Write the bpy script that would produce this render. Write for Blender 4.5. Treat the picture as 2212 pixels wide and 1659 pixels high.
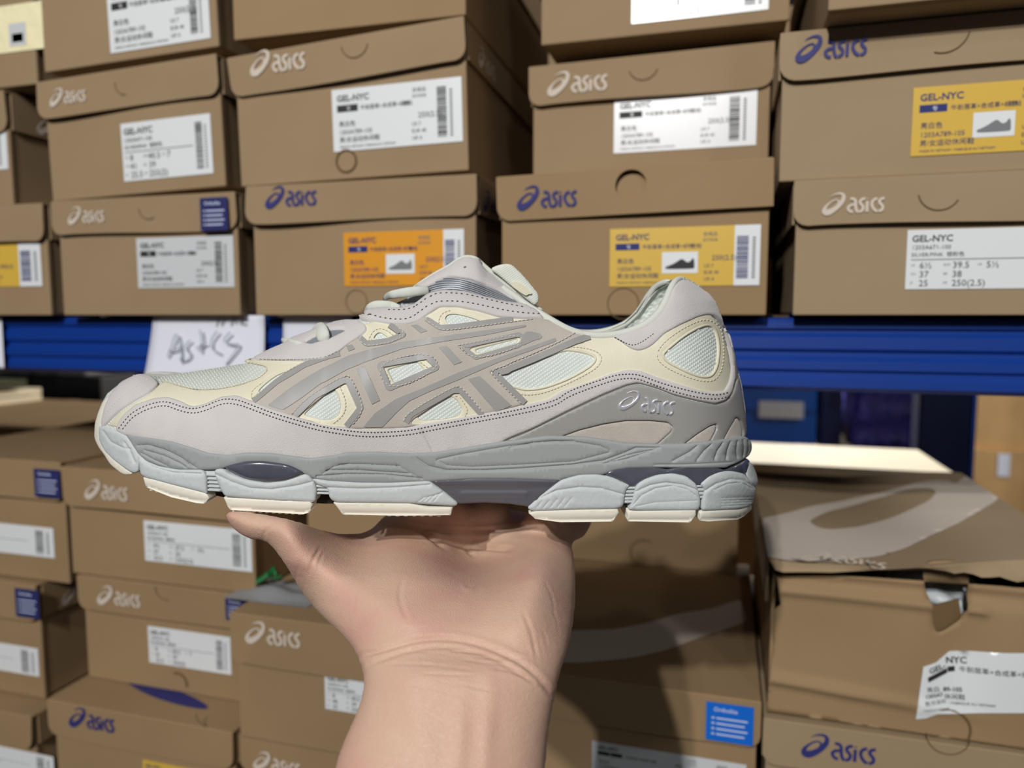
import bpy, bmesh, math, random
import numpy as np
from mathutils import Vector, Matrix
from mathutils.geometry import delaunay_2d_cdt

random.seed(7); RNG = np.random.default_rng(7)
for _o in list(bpy.data.objects): bpy.data.objects.remove(_o)
SC = bpy.context.scene; COL = SC.collection

# ------------------------------------------------------------------ camera
FPX, CX, CY = 1600.0, 1106.0, 829.5
YAW, PITCH, DIST = math.radians(16), math.radians(5.3), 0.60
FW = np.array([-math.sin(YAW)*math.cos(PITCH), math.cos(YAW)*math.cos(PITCH), -math.sin(PITCH)])
RT = np.array([math.cos(YAW), math.sin(YAW), 0.0])
UP = np.cross(RT, FW)
CAM = np.array([0.0, -DIST, 0.0])
cd = bpy.data.cameras.new('camera'); cam = bpy.data.objects.new('camera', cd); COL.objects.link(cam)
cam.matrix_world = Matrix(((RT[0], UP[0], -FW[0], CAM[0]), (RT[1], UP[1], -FW[1], CAM[1]), (RT[2], UP[2], -FW[2], CAM[2]), (0, 0, 0, 1)))
cd.sensor_width = 36.0; cd.lens = 36.0*FPX/2212.0
cd.clip_start = 0.02; cd.clip_end = 60
cd.dof.use_dof = True; cd.dof.focus_distance = 0.335; cd.dof.aperture_fstop = 7.0
SC.camera = cam

# ------------------------------------------------------------------ world, lamps, exposure
SC.view_settings.view_transform = 'Standard'; SC.view_settings.look = 'None'
SC.view_settings.gamma = 1.0; SC.view_settings.exposure = 0.0
SC.view_settings.use_curve_mapping = False
wd = bpy.data.worlds.new('world'); SC.world = wd; wd.use_nodes = True
wd.node_tree.nodes['Background'].inputs[0].default_value = (0.90, 0.95, 1.0, 1)
wd.node_tree.nodes['Background'].inputs[1].default_value = 0.045

def lamp(name, loc, target, power, sx, sy, col=(1, .99, .972)):
    l = bpy.data.lights.new(name, 'AREA'); l.shape = 'RECTANGLE'; l.size = sx; l.size_y = sy
    l.energy = power; l.color = col
    o = bpy.data.objects.new(name, l); COL.objects.link(o); o.location = loc
    o.rotation_euler = (Vector(target)-Vector(loc)).to_track_quat('-Z', 'Y').to_euler()
    return o
lamp('ceiling_tube_lamp', (-0.24, -1.98, 1.10), (0, 0, -.15), 25.5, .04, .06)
lamp('ceiling_tube_lamp', (-0.34, -2.60, 1.22), (0, 0, -.15), 27, .04, .06)
lamp('ceiling_tube_lamp', (0.18, -1.50, 1.24), (0, 0, -.15), 2.2, .04, .06)
lamp('ceiling_tube_lamp', (1.50, -2.60, 1.60), (0, 0, 0), 7, .3, .3)
lamp('aisle_lamp', (2.0, 1.35, 1.5), (1.4, 2.0, -.3), 40, .4, .4)
lamp('aisle_lamp', (-0.2, 4.3, 1.12), (0, .8, -.2), 260, 2.0, .15, (1, .95, .86))

# ------------------------------------------------------------------ pixel -> place helpers (measured on the photograph)
def ray(u, v): return FW + RT*((u-CX)/FPX) - UP*((v-CY)/FPX)
def on_y(u, v, y0=0.0):
    r = ray(u, v); t = (y0-CAM[1])/r[1]; return CAM + r*t
def on_z(u, v, z):
    r = ray(u, v); return CAM + r*((z-CAM[2])/r[2])

# ------------------------------------------------------------------ objects
def lin(c):
    c = np.array(c, float)/255.0
    return tuple(np.where(c <= .04045, c/12.92, ((c+.055)/1.055)**2.4))
def tag(o, label=None, cat=None, group=None, kind=None):
    if label: o['label'] = label
    if cat: o['category'] = cat
    if group: o['group'] = group
    if kind: o['kind'] = kind
    return o
def empty(name, loc, rot=(0, 0, 0)):
    o = bpy.data.objects.new(name, None); COL.objects.link(o)
    o.empty_display_size = .02; o.location = loc; o.rotation_euler = rot
    return o
def mesh(name, verts, faces, m, parent=None, smooth=False, uv=None, origin=None):
    me = bpy.data.meshes.new(name)
    v = np.asarray(verts, float)
    if origin is not None: v = v - np.asarray(origin)
    me.from_pydata(v.tolist(), [], [list(map(int, f)) for f in faces])
    if m is not None:
        for k in (m if isinstance(m, (list, tuple)) else [m]): me.materials.append(k)
    if uv is not None:
        lay = me.uv_layers.new(name='UVMap')
        li = np.empty(len(me.loops), np.int32); me.loops.foreach_get('vertex_index', li)
        lay.data.foreach_set('uv', np.asarray(uv, np.float32)[li].ravel())
    if smooth: me.polygons.foreach_set('use_smooth', [True]*len(me.polygons))
    me.update()
    o = bpy.data.objects.new(name, me); COL.objects.link(o)
    if parent is not None: o.parent = parent
    return o
class MB:
    """collects shapes for ONE mesh"""
    def __init__(s): s.v = []; s.f = []
    def add(s, v, f):
        n = len(s.v); s.v += [tuple(p) for p in v]; s.f += [tuple(i+n for i in q) for q in f]
    def box(s, a, b, bev=0.0):
        bm = bmesh.new(); bmesh.ops.create_cube(bm, size=1)
        for q in bm.verts: q.co = Vector([(a[i]+b[i])/2+(b[i]-a[i])*q.co[i] for i in range(3)])
        if bev: bmesh.ops.bevel(bm, geom=list(bm.edges), offset=bev, segments=2, profile=.5, affect='EDGES')
        bm.verts.index_update()
        s.add([q.co[:] for q in bm.verts], [[q.index for q in f.verts] for f in bm.faces]); bm.free()
    def tube(s, path, r, k=8, flat=None):
        path = [np.array(p, float) for p in path]; n = len(path); rr = r if hasattr(r, '__len__') else [r]*n
        base = len(s.v); prev = None
        for i, p in enumerate(path):
            t = path[min(i+1, n-1)]-path[max(i-1, 0)]; t = t/(np.linalg.norm(t)+1e-12)
            a = prev if prev is not None else (np.array([0, 0, 1.]) if abs(t[2]) < .9 else np.array([1., 0, 0]))
            a = a-t*(a@t); a /= np.linalg.norm(a)+1e-12; b = np.cross(t, a); prev = a
            for j in range(k):
                th = 2*math.pi*j/k
                s.v.append(tuple(p+(a*math.cos(th)+b*math.sin(th)*(flat or 1))*rr[i]))
        for i in range(n-1):
            for j in range(k):
                s.f.append((base+i*k+j, base+i*k+(j+1) % k, base+(i+1)*k+(j+1) % k, base+(i+1)*k+j))
        s.f.append(tuple(base+j for j in range(k))[::-1]); s.f.append(tuple(base+(n-1)*k+j for j in range(k)))
    def quad(s, a, b, c, d): s.add([a, b, c, d], [(0, 1, 2, 3)])
    def build(s, name, m, parent=None, smooth=False, origin=None): return mesh(name, s.v, s.f, m, parent, smooth, origin=origin)

# ------------------------------------------------------------------ materials
def material(name, rgb, rough=.6, spec=.5, metal=0.0, noise=None, bump=None, coat=0.0, sheen=0.0, sss=None, trans=0.0, extra=None):
    """noise=(scale, amount, tint rgb) ; bump=(kind, scale, strength, distance)"""
    m = bpy.data.materials.new(name); m.use_nodes = True
    nt = m.node_tree; N = nt.nodes; L = nt.links; b = N['Principled BSDF']
    c = (*lin(rgb), 1)
    b.inputs['Base Color'].default_value = c; b.inputs['Roughness'].default_value = rough
    b.inputs['Specular IOR Level'].default_value = spec; b.inputs['Metallic'].default_value = metal
    b.inputs['Coat Weight'].default_value = coat; b.inputs['Sheen Weight'].default_value = sheen
    b.inputs['Transmission Weight'].default_value = trans
    tc = N.new('ShaderNodeTexCoord')
    if sss:
        b.inputs['Subsurface Weight'].default_value = sss[0]; b.inputs['Subsurface Radius'].default_value = sss[1]; b.inputs['Subsurface Scale'].default_value = sss[2]
    if noise:
        nz = N.new('ShaderNodeTexNoise'); nz.inputs['Scale'].default_value = noise[0]; nz.inputs['Detail'].default_value = 5
        L.new(tc.outputs['Object'], nz.inputs['Vector'])
        mx = N.new('ShaderNodeMix'); mx.data_type = 'RGBA'
        mx.inputs[6].default_value = c; mx.inputs[7].default_value = (*lin(noise[2]), 1)
        rp = N.new('ShaderNodeMapRange'); rp.inputs[1].default_value = .35; rp.inputs[2].default_value = .7; rp.inputs[4].default_value = noise[1]
        L.new(nz.outputs['Fac'], rp.inputs[0]); L.new(rp.outputs[0], mx.inputs[0]); L.new(mx.outputs[2], b.inputs['Base Color'])
    if bump:
        kind, sc, st, ds = bump
        bp = N.new('ShaderNodeBump'); bp.inputs['Strength'].default_value = st; bp.inputs['Distance'].default_value = ds
        if kind == 'noise':
            t = N.new('ShaderNodeTexNoise'); t.inputs['Scale'].default_value = sc; t.inputs['Detail'].default_value = 4
            L.new(tc.outputs['Object'], t.inputs['Vector']); h = t.outputs['Fac']
        elif kind == 'weave':       # crossed threads on the UV of the panel
            mp = N.new('ShaderNodeMapping'); mp.inputs['Rotation'].default_value = (0, 0, .6); L.new(tc.outputs['UV'], mp.inputs['Vector'])
            w1 = N.new('ShaderNodeTexWave'); w1.inputs['Scale'].default_value = sc; w1.bands_direction = 'X'; w1.inputs['Distortion'].default_value = 1.2; w1.inputs['Detail Scale'].default_value = 3
            w2 = N.new('ShaderNodeTexWave'); w2.inputs['Scale'].default_value = sc*.8; w2.bands_direction = 'Y'; w2.inputs['Distortion'].default_value = 1.2; w2.inputs['Detail Scale'].default_value = 3
            L.new(mp.outputs[0], w1.inputs['Vector']); L.new(mp.outputs[0], w2.inputs['Vector'])
            mm = N.new('ShaderNodeMath'); mm.operation = 'MULTIPLY'; L.new(w1.outputs['Fac'], mm.inputs[0]); L.new(w2.outputs['Fac'], mm.inputs[1]); h = mm.outputs[0]
            mx = N.new('ShaderNodeMix'); mx.data_type = 'RGBA'; mx.inputs[6].default_value = (*(x*.80 for x in c[:3]), 1); mx.inputs[7].default_value = c
            mr = N.new('ShaderNodeMapRange'); mr.inputs[2].default_value = .45; L.new(h, mr.inputs[0]); L.new(mr.outputs[0], mx.inputs[0]); L.new(mx.outputs[2], b.inputs['Base Color'])
        elif kind == 'voronoi':
            t = N.new('ShaderNodeTexVoronoi'); t.inputs['Scale'].default_value = sc; L.new(tc.outputs['UV'], t.inputs['Vector']); h = t.outputs['Distance']
        elif kind == 'lines':
            t = N.new('ShaderNodeTexWave'); t.inputs['Scale'].default_value = sc; t.bands_direction = 'Y'; L.new(tc.outputs['UV'], t.inputs['Vector']); h = t.outputs['Fac']
        L.new(h, bp.inputs['Height']); L.new(bp.outputs[0], b.inputs['Normal'])
    if extra: extra(nt, b, tc)
    return m

M = {}
M['card'] = material('cardboard', (155, 132, 102), .78, .25, noise=(9, .55, (144, 120, 90)), bump=('noise', 240, .10, .001))
M['card_b'] = material('cardboard_grey_brown', (159, 138, 109), .78, .25, noise=(8, .55, (148, 126, 97)), bump=('noise', 240, .10, .001))
M['card_c'] = material('cardboard_ochre', (154, 128, 95), .78, .25, noise=(8, .55, (142, 117, 84)), bump=('noise', 240, .10, .001))
M['card_edge'] = material('cardboard_cut', (112, 90, 63), .9, .1)
M['ink_white'] = material('ink_white', (208, 195, 181), .7, .2)
M['ink_faint'] = material('ink_faint', (178, 166, 152), .8, .2)
M['ink_blue'] = material('ink_blue', (48, 50, 112), .6, .3)
M['label_white'] = material('label_white', (226, 228, 230), .28, .5)
M['label_grey'] = material('label_grey', (203, 206, 208), .35, .5)
M['label_yellow'] = material('label_yellow', (214, 176, 72), .3, .5)
M['label_orange'] = material('label_orange', (222, 152, 44), .3, .5)
M['label_foil'] = material('label_foil', (250, 240, 196), .2, .8, bump=('noise', 60, .6, .004))  # glossy yellow label, lamp glare painted in as a paler tone
M['ink_black'] = material('ink_black', (46, 46, 48), .6, .3)
M['ink_grey'] = material('ink_grey', (120, 122, 124), .6, .3)
M['ink_navy'] = material('ink_navy', (34, 44, 110), .6, .3)
M['sticker_navy'] = material('sticker_navy', (44, 48, 98), .4, .4)
M['sticker_blue'] = material('sticker_blue', (20, 104, 206), .4, .4)
M['sticker_ink'] = material('sticker_ink', (190, 200, 226), .5, .3)
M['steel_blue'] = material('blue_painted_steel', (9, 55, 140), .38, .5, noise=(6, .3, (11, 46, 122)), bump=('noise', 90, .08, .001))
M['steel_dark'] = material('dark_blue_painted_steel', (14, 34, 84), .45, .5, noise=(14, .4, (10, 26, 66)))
M['board'] = material('deck_board', (96, 76, 56), .8, .2, noise=(14, .6, (78, 60, 44)))
M['paper'] = material('paper', (226, 228, 238), .7, .2, noise=(20, .3, (214, 216, 228)))
M['pencil'] = material('marker_grey', (172, 177, 186), .8, .2)
M['cream_sheet'] = material('cream_card', (240, 228, 200), .7, .2, noise=(12, .3, (228, 214, 184)))
M['plastic_bag'] = material('clear_plastic', (170, 172, 174), .25, .5, trans=.35)
M['green'] = material('green_plastic', (30, 120, 62), .3, .5, noise=(60, .5, (20, 92, 46)))
M['tissue'] = material('tissue', (206, 212, 214), .4, .5, bump=('noise', 30, .8, .006))
M['concrete'] = material('concrete', (70, 70, 72), .8, .2, noise=(4, .5, (56, 56, 58)))
M['wall'] = material('wall_paint', (66, 66, 70), .9, .1, noise=(3, .4, (54, 54, 58)))
M['tote'] = material('tote_blue', (18, 88, 176), .4, .5, noise=(9, .4, (14, 66, 140)))
M['film'] = material('purple_film', (84, 78, 176), .38, .4, noise=(26, .9, (24, 40, 130)), bump=('noise', 24, .5, .008))
M['grey_plastic'] = material('grey_plastic', (110, 108, 106), .6, .3, noise=(18, .6, (76, 74, 74)))
M['olive'] = material('olive_cloth', (86, 88, 70), .9, .1, noise=(24, .5, (66, 68, 52)))
M['dark'] = material('dark_plastic', (26, 26, 28), .6, .3, noise=(20, .5, (18, 18, 20)))
M['warm_card'] = material('kraft_pale', (206, 166, 112), .7, .2, noise=(9, .6, (184, 144, 92)))

# ------------------------------------------------------------------ flat lettering
_tcache = {}
def text_tris(s, bold=False):
    """verts, faces, width of a line of text with unit size"""
    key = (s, bold)
    if key in _tcache: return _tcache[key]
    cu = bpy.data.curves.new('t', 'FONT'); cu.body = s; cu.size = 1; cu.resolution_u = 2
    if bold: cu.offset = .022
    o = bpy.data.objects.new('t', cu); me = None
    COL.objects.link(o); dg = bpy.context.evaluated_depsgraph_get(); dg.update()
    me = bpy.data.meshes.new_from_object(o.evaluated_get(dg))
    v = np.array([q.co[:] for q in me.vertices]).reshape(-1, 3); f = [tuple(p.vertices) for p in me.polygons]
    bpy.data.objects.remove(o); bpy.data.curves.remove(cu); bpy.data.meshes.remove(me)
    _tcache[key] = (v, f, v[:, 0].max() if len(v) else 0)
    return _tcache[key]

def chaikin(p, n=2, closed=True):
    p = np.asarray(p, float)
    for _ in range(n):
        if closed:
            q = np.roll(p, -1, 0); p = np.stack([p*.75+q*.25, p*.25+q*.75], 1).reshape(-1, 2)
        else:
            a, b = p[:-1], p[1:]
            m = np.stack([a*.75+b*.25, a*.25+b*.75], 1).reshape(-1, 2); p = np.vstack([p[:1], m[1:-1], p[-1:]])
    return p
def resample(p, step, closed=True):
    p = np.asarray(p, float)
    if closed: p = np.vstack([p, p[:1]])
    out = []
    for a, b in zip(p[:-1], p[1:]):
        n = max(1, int(round(np.linalg.norm(b-a)/step)))
        out += [a+(b-a)*k/n for k in range(n)]
    if not closed: out.append(p[-1])
    return np.array(out)
def inside(pts, loops):
    c = np.zeros(len(pts), bool)
    for p in loops:
        x, y = pts[:, 0], pts[:, 1]; x1, y1 = p[:, 0], p[:, 1]; x2, y2 = np.roll(x1, -1), np.roll(y1, -1)
        for a, b, d, e in zip(x1, y1, x2, y2):
            if b == e: continue
            c ^= ((b > y) != (e > y)) & (x < (d-a)*(y-b)/(e-b)+a)
    return c
def seg_dist(pts, line, closed=True):
    p = np.asarray(line, float); q = np.roll(p, -1, 0)
    if not closed: p, q = p[:-1], q[:-1]
    d = np.full(len(pts), 1e9)
    for a, b in zip(p, q):
        ab = b-a; L2 = ab@ab+1e-12
        t = np.clip(((pts-a)@ab)/L2, 0, 1)
        d = np.minimum(d, np.hypot(*(pts-a-t[:, None]*ab).T))
    return d
def fill(loops, extra=None):
    """triangulate loops (outer + holes, even-odd); returns 2D verts, tris"""
    pts = []; ed = []
    for lp in loops:
        n0 = len(pts); pts += [tuple(p) for p in lp]; m = len(lp)
        ed += [(n0+i, n0+(i+1) % m) for i in range(m)]
    if extra is not None: pts += [tuple(p) for p in extra]
    r = delaunay_2d_cdt([Vector(p) for p in pts], ed, [], 0, 1e-9)
    v = np.array([p[:] for p in r[0]]); f = np.array([tuple(t) for t in r[2]])
    c = v[f].mean(1); return v, f[inside(c, loops)]

def stroke(path, w, closed=False, cap=True):
    """ribbon of given width (number or list) along a 2D path: verts, quads"""
    p = np.asarray(path, float); n = len(p); w = np.broadcast_to(np.asarray(w, float), (n,))
    t = np.zeros_like(p)
    for i in range(n):
        a, b = (p[i-1], p[(i+1) % n]) if closed else (p[max(i-1, 0)], p[min(i+1, n-1)])
        d = b-a; t[i] = d/(np.linalg.norm(d)+1e-12)
    nn = np.stack([-t[:, 1], t[:, 0]], 1)
    v = np.vstack([p+nn*w[:, None]/2, p-nn*w[:, None]/2])
    f = [(i, i+n, (i+1) % n+n, (i+1) % n) for i in range(n if closed else n-1)]
    return v, f
# wordmark and swirl, traced as strokes in a frame 11.06 px = 1 px of the photograph's shoe logo
SW = [((810, 335), 6), ((900, 295), 26), ((1000, 282), 44), ((1080, 305), 62), ((1110, 365), 78), ((1085, 450), 92), ((1020, 530), 100), ((930, 605), 104), ((830, 660), 122), ((740, 690), 146), ((675, 680), 150), ((650, 640), 112), ((668, 575), 70), ((735, 505), 44), ((830, 445), 32), ((920, 415), 28), ((975, 435), 34), ((990, 470), 40), ((965, 530), 46), ((930, 600), 40)]
LT = [[(1240, 450), (1300, 455), (1345, 490), (1345, 560), (1335, 690), (1360, 770), (1390, 780)], [(1335, 600), (1250, 590), (1180, 630), (1170, 680), (1210, 745), (1270, 765)],
      [(1560, 495), (1490, 500), (1435, 550), (1455, 610), (1500, 665), (1490, 740), (1440, 780), (1400, 775)], [(1612, 500), (1608, 515)], [(1600, 560), (1565, 810)],
      [(1815, 535), (1740, 550), (1685, 620), (1690, 700), (1730, 790), (1790, 835)], [(1965, 548), (1890, 560), (1845, 610), (1870, 670), (1915, 730), (1905, 800), (1850, 835), (1815, 820)]]
_ca, _sa = math.cos(math.radians(7)), math.sin(math.radians(7))
def _norm(p, skew=True):      # level the wordmark, unit = its whole width, y up
    p = (np.asarray(p, float)-(600, 690)); x = p[:, 0]*_ca+p[:, 1]*_sa; y = p[:, 0]*_sa-p[:, 1]*_ca
    return np.stack([x, y], 1)/1390.0
def logo_flat():
    V = []; F = []
    def put(v, f):
        n = len(V); V.extend(v.tolist()); F.extend([tuple(i+n for i in q) for q in f])
    sp = resample_sw(); put(*stroke(_norm(sp[:, :2]), sp[:, 2]/1390))
    for l in LT: put(*stroke(chaikin(_norm(l), 2, False), 62/1390))
    return np.array(V), F
def resample_sw():
    a = np.array([(p[0], p[1], w) for p, w in SW], float)
    for _ in range(2):
        x, y = a[:-1], a[1:]; m = np.stack([x*.75+y*.25, x*.25+y*.75], 1).reshape(-1, 3); a = np.vstack([a[:1], m[1:-1], a[-1:]])
    return a
LOGO = logo_flat()
# ------------------------------------------------------------------ setting: floor, far wall, pallet racks
fl = MB(); fl.box((-5, -4, -1.45), (5, 5.2, -1.40)); tag(fl.build('floor', M['concrete']), kind='structure')
wl = MB(); wl.box((-5, 5.0, -1.40), (5, 5.1, 3.0)); tag(wl.build('wall_back', M['wall']), kind='structure')

def beam_mesh(mb, x0, x1, y, z1, z0, face=-1):
    """stepped box beam; ridges run along it on the face"""
    prof = [(0.020, 0), (0.002, -.001), (0, -.004), (0, -.0085), (.0035, -.0105), (.0035, -.0125), (.001, -.0155), (.001, -.0245), (.004, -.0275), (.004, -.030), (.0005, -.034), (.0005, -.0405), (.003, -.043), (.003, -.046), (.0015, -.048), (.0015, -.0545), (.006, -.058), (.045, -.058), (.045, 0)]
    k = (z1-z0)/.058
    a = [(x0, y-face*p if face < 0 else y-p, z1+q*k) for p, q in prof]; b = [(x1, c[1], c[2]) for c in a]
    n = len(a); mb.add(a+b, [(i, (i+1) % n, (i+1) % n+n, i+n) for i in range(n)]+[tuple(range(n))[::-1], tuple(range(n, 2*n))])
def upright(name, parent, x, y, z0, z1, w=.075, d=.06):
    m = MB(); t = .003
    m.box((x, y, z0), (x+w, y+t, z1)); m.box((x, y, z0), (x+t, y+d, z1)); m.box((x+w-t, y, z0), (x+w, y+d, z1))
    o = m.build(name, M['steel_dark'], parent)
    h = MB(); z = z0+.03
    while z < z1-.03:
        for xx in (x+.022, x+w-.022):
            h.tube([(xx, y-.0006, z), (xx, y+.002, z)], .006, 10)
        z += .05
    tag(h.build('slot_hole', M['dark'], o), kind='stuff')
rack = tag(empty('pallet_rack', (0, .05, -1.40)), 'blue steel pallet rack whose ridged beam carries the upper row of shoe boxes', 'rack')
def rpart(mb, name, m): return mb.build(name, m, rack, origin=(0, .05, -1.40))
for nm, zt in (('shelf_beam', -.0015), ('shelf_beam', -.5405)):
    for yy, fc in ((.018, -1), (.98, -1)):
        m = MB(); beam_mesh(m, -2.30, .36, yy, zt, zt-.058, fc); rpart(m, nm, M['steel_blue'])
for zt in (0.0, -.54):
    for k in range(9):
        m = MB(); xa = -2.12+k*.275; m.box((xa, .064, zt-.016), (xa+.273, .978, zt), .0015); rpart(m, 'deck_board', M['board'])
for xx, yy in ((-2.39, .03), (.366, .03), (-2.39, .98), (.366, .985)):
    m = MB(); t = .003; w, d = .092, .06
    m.box((xx, yy, -1.40), (xx+w, yy+t, .62)); m.box((xx, yy, -1.40), (xx+t, yy+d, .62)); m.box((xx+w-t, yy, -1.40), (xx+w, yy+d, .62))
    for zz in np.arange(-1.3, .6, .05):
        for q in (.024, w-.024): m.tube([(xx+q, yy-.001, zz), (xx+q, yy+.001, zz)], .0055, 8)
    rpart(m, 'upright', M['steel_dark'])

# ------------------------------------------------------------------ shoe boxes
LOGOV, LOGOF = LOGO
class Box:
    def __init__(s, key, x0, y0, z0, w, h, label, lidh=.036, L=.33, yaw=0, roll=0, lid_roll=0, card='card', lid=True, lid_hole=None, group='shoe boxes stacked on the rack', sag=.0012, bev=.0025, over=.0055, side_logo=None, notch=True, rc=.011):
        s.k = key; s.w, s.h, s.L, s.lidh = w, h, L, lidh; s.over = over; s.card = M[card]
        s.root = tag(empty('shoe_box', (x0, y0, z0), (0, math.radians(-roll), math.radians(yaw))), label, 'box', group)
        s.mat = Matrix.Translation((x0, y0, z0)) @ s.root.rotation_euler.to_matrix().to_4x4(); s.inv = s.mat.inverted()
        s.lid_roll = math.radians(lid_roll)
        body_h = h-.0022 if lid else h
        m = MB()     # front panel, a hair-line slit, then the hull behind it
        m.box((0, 0, 0), (w, .0045, body_h), .0012)
        m.box((.0012, .0052, 0), (w-.0012, L, body_h), bev)
        s.body = m.build('box_body', s.card, s.root)
        if lid: s.make_lid(sag, rc, lid_hole)
    def lid_xf(s, v):
        v = np.asarray(v, float); c, d = math.cos(s.lid_roll), math.sin(s.lid_roll); zb = s.h-s.lidh
        x, z = v[:, 0], v[:, 2]-zb
        return np.stack([x*c-z*d, v[:, 1], zb+x*d+z*c], 1)
    def make_lid(s, sag, rc, lid_hole=None):
        w, h, L, o, t = s.w, s.h, s.L, s.over, .0022; zb = h-s.lidh
        m = MB(); r = random.Random(hash(s.k) % 1000 if False else sum(map(ord, s.k)))
        m.box((-.0025, -o, h-t), (w+.0025, L+.003, h), .001)
        # front flap: a grid with rounded lower corners and a slight wave
        nx, nz = 22, 6; ph = [r.uniform(0, 6) for _ in range(4)]
        s.sag = (sag, ph)
        def wave(x, q): return -o+sag*q*(math.sin(x/w*3.1+ph[0])+.6*math.sin(x/w*7+ph[1]))
        xs = np.concatenate([[-.0025, -.0015, .001, .004, .008], np.linspace(.013, w-.013, nx), [w-.008, w-.004, w-.001, w+.0015, w+.0025]])
        V = []; n2 = len(xs)
        for back in (0, 1):
            for x in xs:
                e = min(x+.0025, w+.0025-x); lift = 0.0
                if e < rc: lift = rc-math.sqrt(max(0, rc*rc-(rc-e)**2))
                zl = zb+lift+.0010*math.sin(x/w*5+ph[2])*min(1, e/.02)
                for k in range(nz):
                    q = 1-k/(nz-1); V.append((x, wave(x, q)+(t*.8 if back else 0), zl+(h-.0008-zl)*(k/(nz-1))))
        F = []; B = n2*nz
        for i in range(n2-1):
            for k in range(nz-1):
                a = i*nz+k; F.append((a, a+nz, a+nz+1, a+1)); a += B; F.append((a, a+1, a+nz+1, a+nz))
            a = i*nz; F.append((a, a+B, a+B+nz, a+nz))
        for k in range(nz-1):
            a = k; F.append((a, a+1, a+1+B, a+B)); a = (n2-1)*nz+k; F.append((a, a+B, a+1+B, a+1))
        if lid_hole:      # flap with a round hole punched through it
            x0, z0 = s.loc(lid_hole[0], lid_hole[1], -o); rr_ = lid_hole[2]
            c = [(-.0025, h-.001), (w+.0025, h-.001), (w+.0025, zb), (-.0025+rc, zb)]+[(-.0025+rc-rc*math.sin(a), zb+rc-rc*math.cos(a)) for a in np.linspace(.2, 1.4, 6)]+[(-.0025, zb+rc)]
            z0 = min(z0, h-.001-rr_-.0008)
            lo = [resample(np.array(c), .006), np.array([(x0+rr_*math.cos(a), z0+rr_*math.sin(a)) for a in np.linspace(0, 2*math.pi, 40, endpoint=False)])]
            v2, f2 = fill(lo); n_ = len(v2)
            V = [(p[0], wave(p[0], (h-p[1])/s.lidh), p[1]) for p in v2]; V += [(p[0], p[1]+t, p[2]) for p in V]
            cnt = {}
            for tr_ in f2:
                for a, b in ((tr_[0], tr_[1]), (tr_[1], tr_[2]), (tr_[2], tr_[0])): cnt.setdefault((min(a, b), max(a, b)), []).append((int(a), int(b)))
            F = [tuple(q) for q in f2]+[tuple(int(k)+n_ for k in q[::-1]) for q in f2]+[(e[0][0], e[0][1], e[0][1]+n_, e[0][0]+n_) for e in cnt.values() if len(e) == 1]
        m.add(V, F)
        m.box((-.0025, .0025, zb+.002), (-.0006, L, h-t*.5), .0006); m.box((w+.0006, .0025, zb+.002), (w+.0025, L, h-t*.5), .0006)
        m.box((-.001, L+.0012, zb), (w+.001, L+.003, h-t*.5), .0006)
        s.lid = mesh('lid', s.lid_xf(m.v), m.f, s.card, s.root)
    # ---- reading the photograph: pixel -> point on the front face
    def loc(s, u, v, y=0.0):
        r = ray(u, v); R = s.inv.to_3x3() @ Vector(r); Cc = s.inv @ Vector(CAM)
        t = (y-Cc.y)/R.y; p = Cc+R*t; return p.x, p.z
    def logo(s, u0, v0, u1, ink='ink_white', side=False, on_lid=True):
        """printed wordmark: left foot at pixel (u0, v0), right end at column u1"""
        y = -s.over-.0011 if on_lid else -.0006
        x0, z0 = s.loc(u0, v0, y); x1, _ = s.loc(u1, v0, y)
        v = LOGOV*(x1-x0); yy = np.full(len(v), y)
        if on_lid:
            sag, ph = s.sag; X = x0+v[:, 0]; q = np.clip((s.h-(z0+v[:, 1]))/s.lidh, 0, 1)
            yy = yy+sag*q*(np.sin(X/s.w*3.1+ph[0])+.6*np.sin(X/s.w*7+ph[1]))
        vv = np.stack([x0+v[:, 0], yy, z0+v[:, 1]], 1)
        mesh('wordmark', vv, LOGOF, M[ink], s.lid if on_lid else s.body)
    def side_logo(s, ink='ink_white', y0=.03, wd=.055, z=None):
        v = LOGOV*wd; zz = (s.h-s.lidh+.008) if z is None else z
        vv = np.stack([np.full(len(v), s.w+.0029), y0+v[:, 0], zz+v[:, 1]], 1)
        mesh('wordmark', s.lid_xf(vv), LOGOF, M[ink], s.lid)
    def tab(s, u, v, r=.011, a0=180, a1=360, on_lid=True, wd=.00045):
        """die-cut thumb tab: a scored arc pressed into the card"""
        y = -s.over-.0006 if on_lid else -.0003
        x, z = s.loc(u, v, y); m = MB()
        def wv(X, Z):
            if not on_lid: return 0
            sag, ph = s.sag; q = min(1, max(0, (s.h-Z)/s.lidh)); return sag*q*(math.sin(X/s.w*3.1+ph[0])+.6*math.sin(X/s.w*7+ph[1]))
        m.tube([(x+r*math.cos(a), y+wv(x+r*math.cos(a), z+r*math.sin(a)), z+r*math.sin(a)) for a in np.radians(np.linspace(a0, a1, 18))], wd, 6)
        m.build('thumb_tab', M['card_edge'], s.lid if on_lid else s.body)
    def rect(s, name, tl, br, m, y=-.0008, t=.0005, parent=None, skew=0.0):
        x0, z1 = s.loc(*tl, y); x1, z0 = s.loc(*br, y)
        b = MB(); b.box((x0, y, min(z0, z1)), (x1, y+t, max(z0, z1)))
        return b.build(name, M[m], parent or s.root), (x0, min(z0, z1), x1-x0, abs(z1-z0), y)
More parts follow.
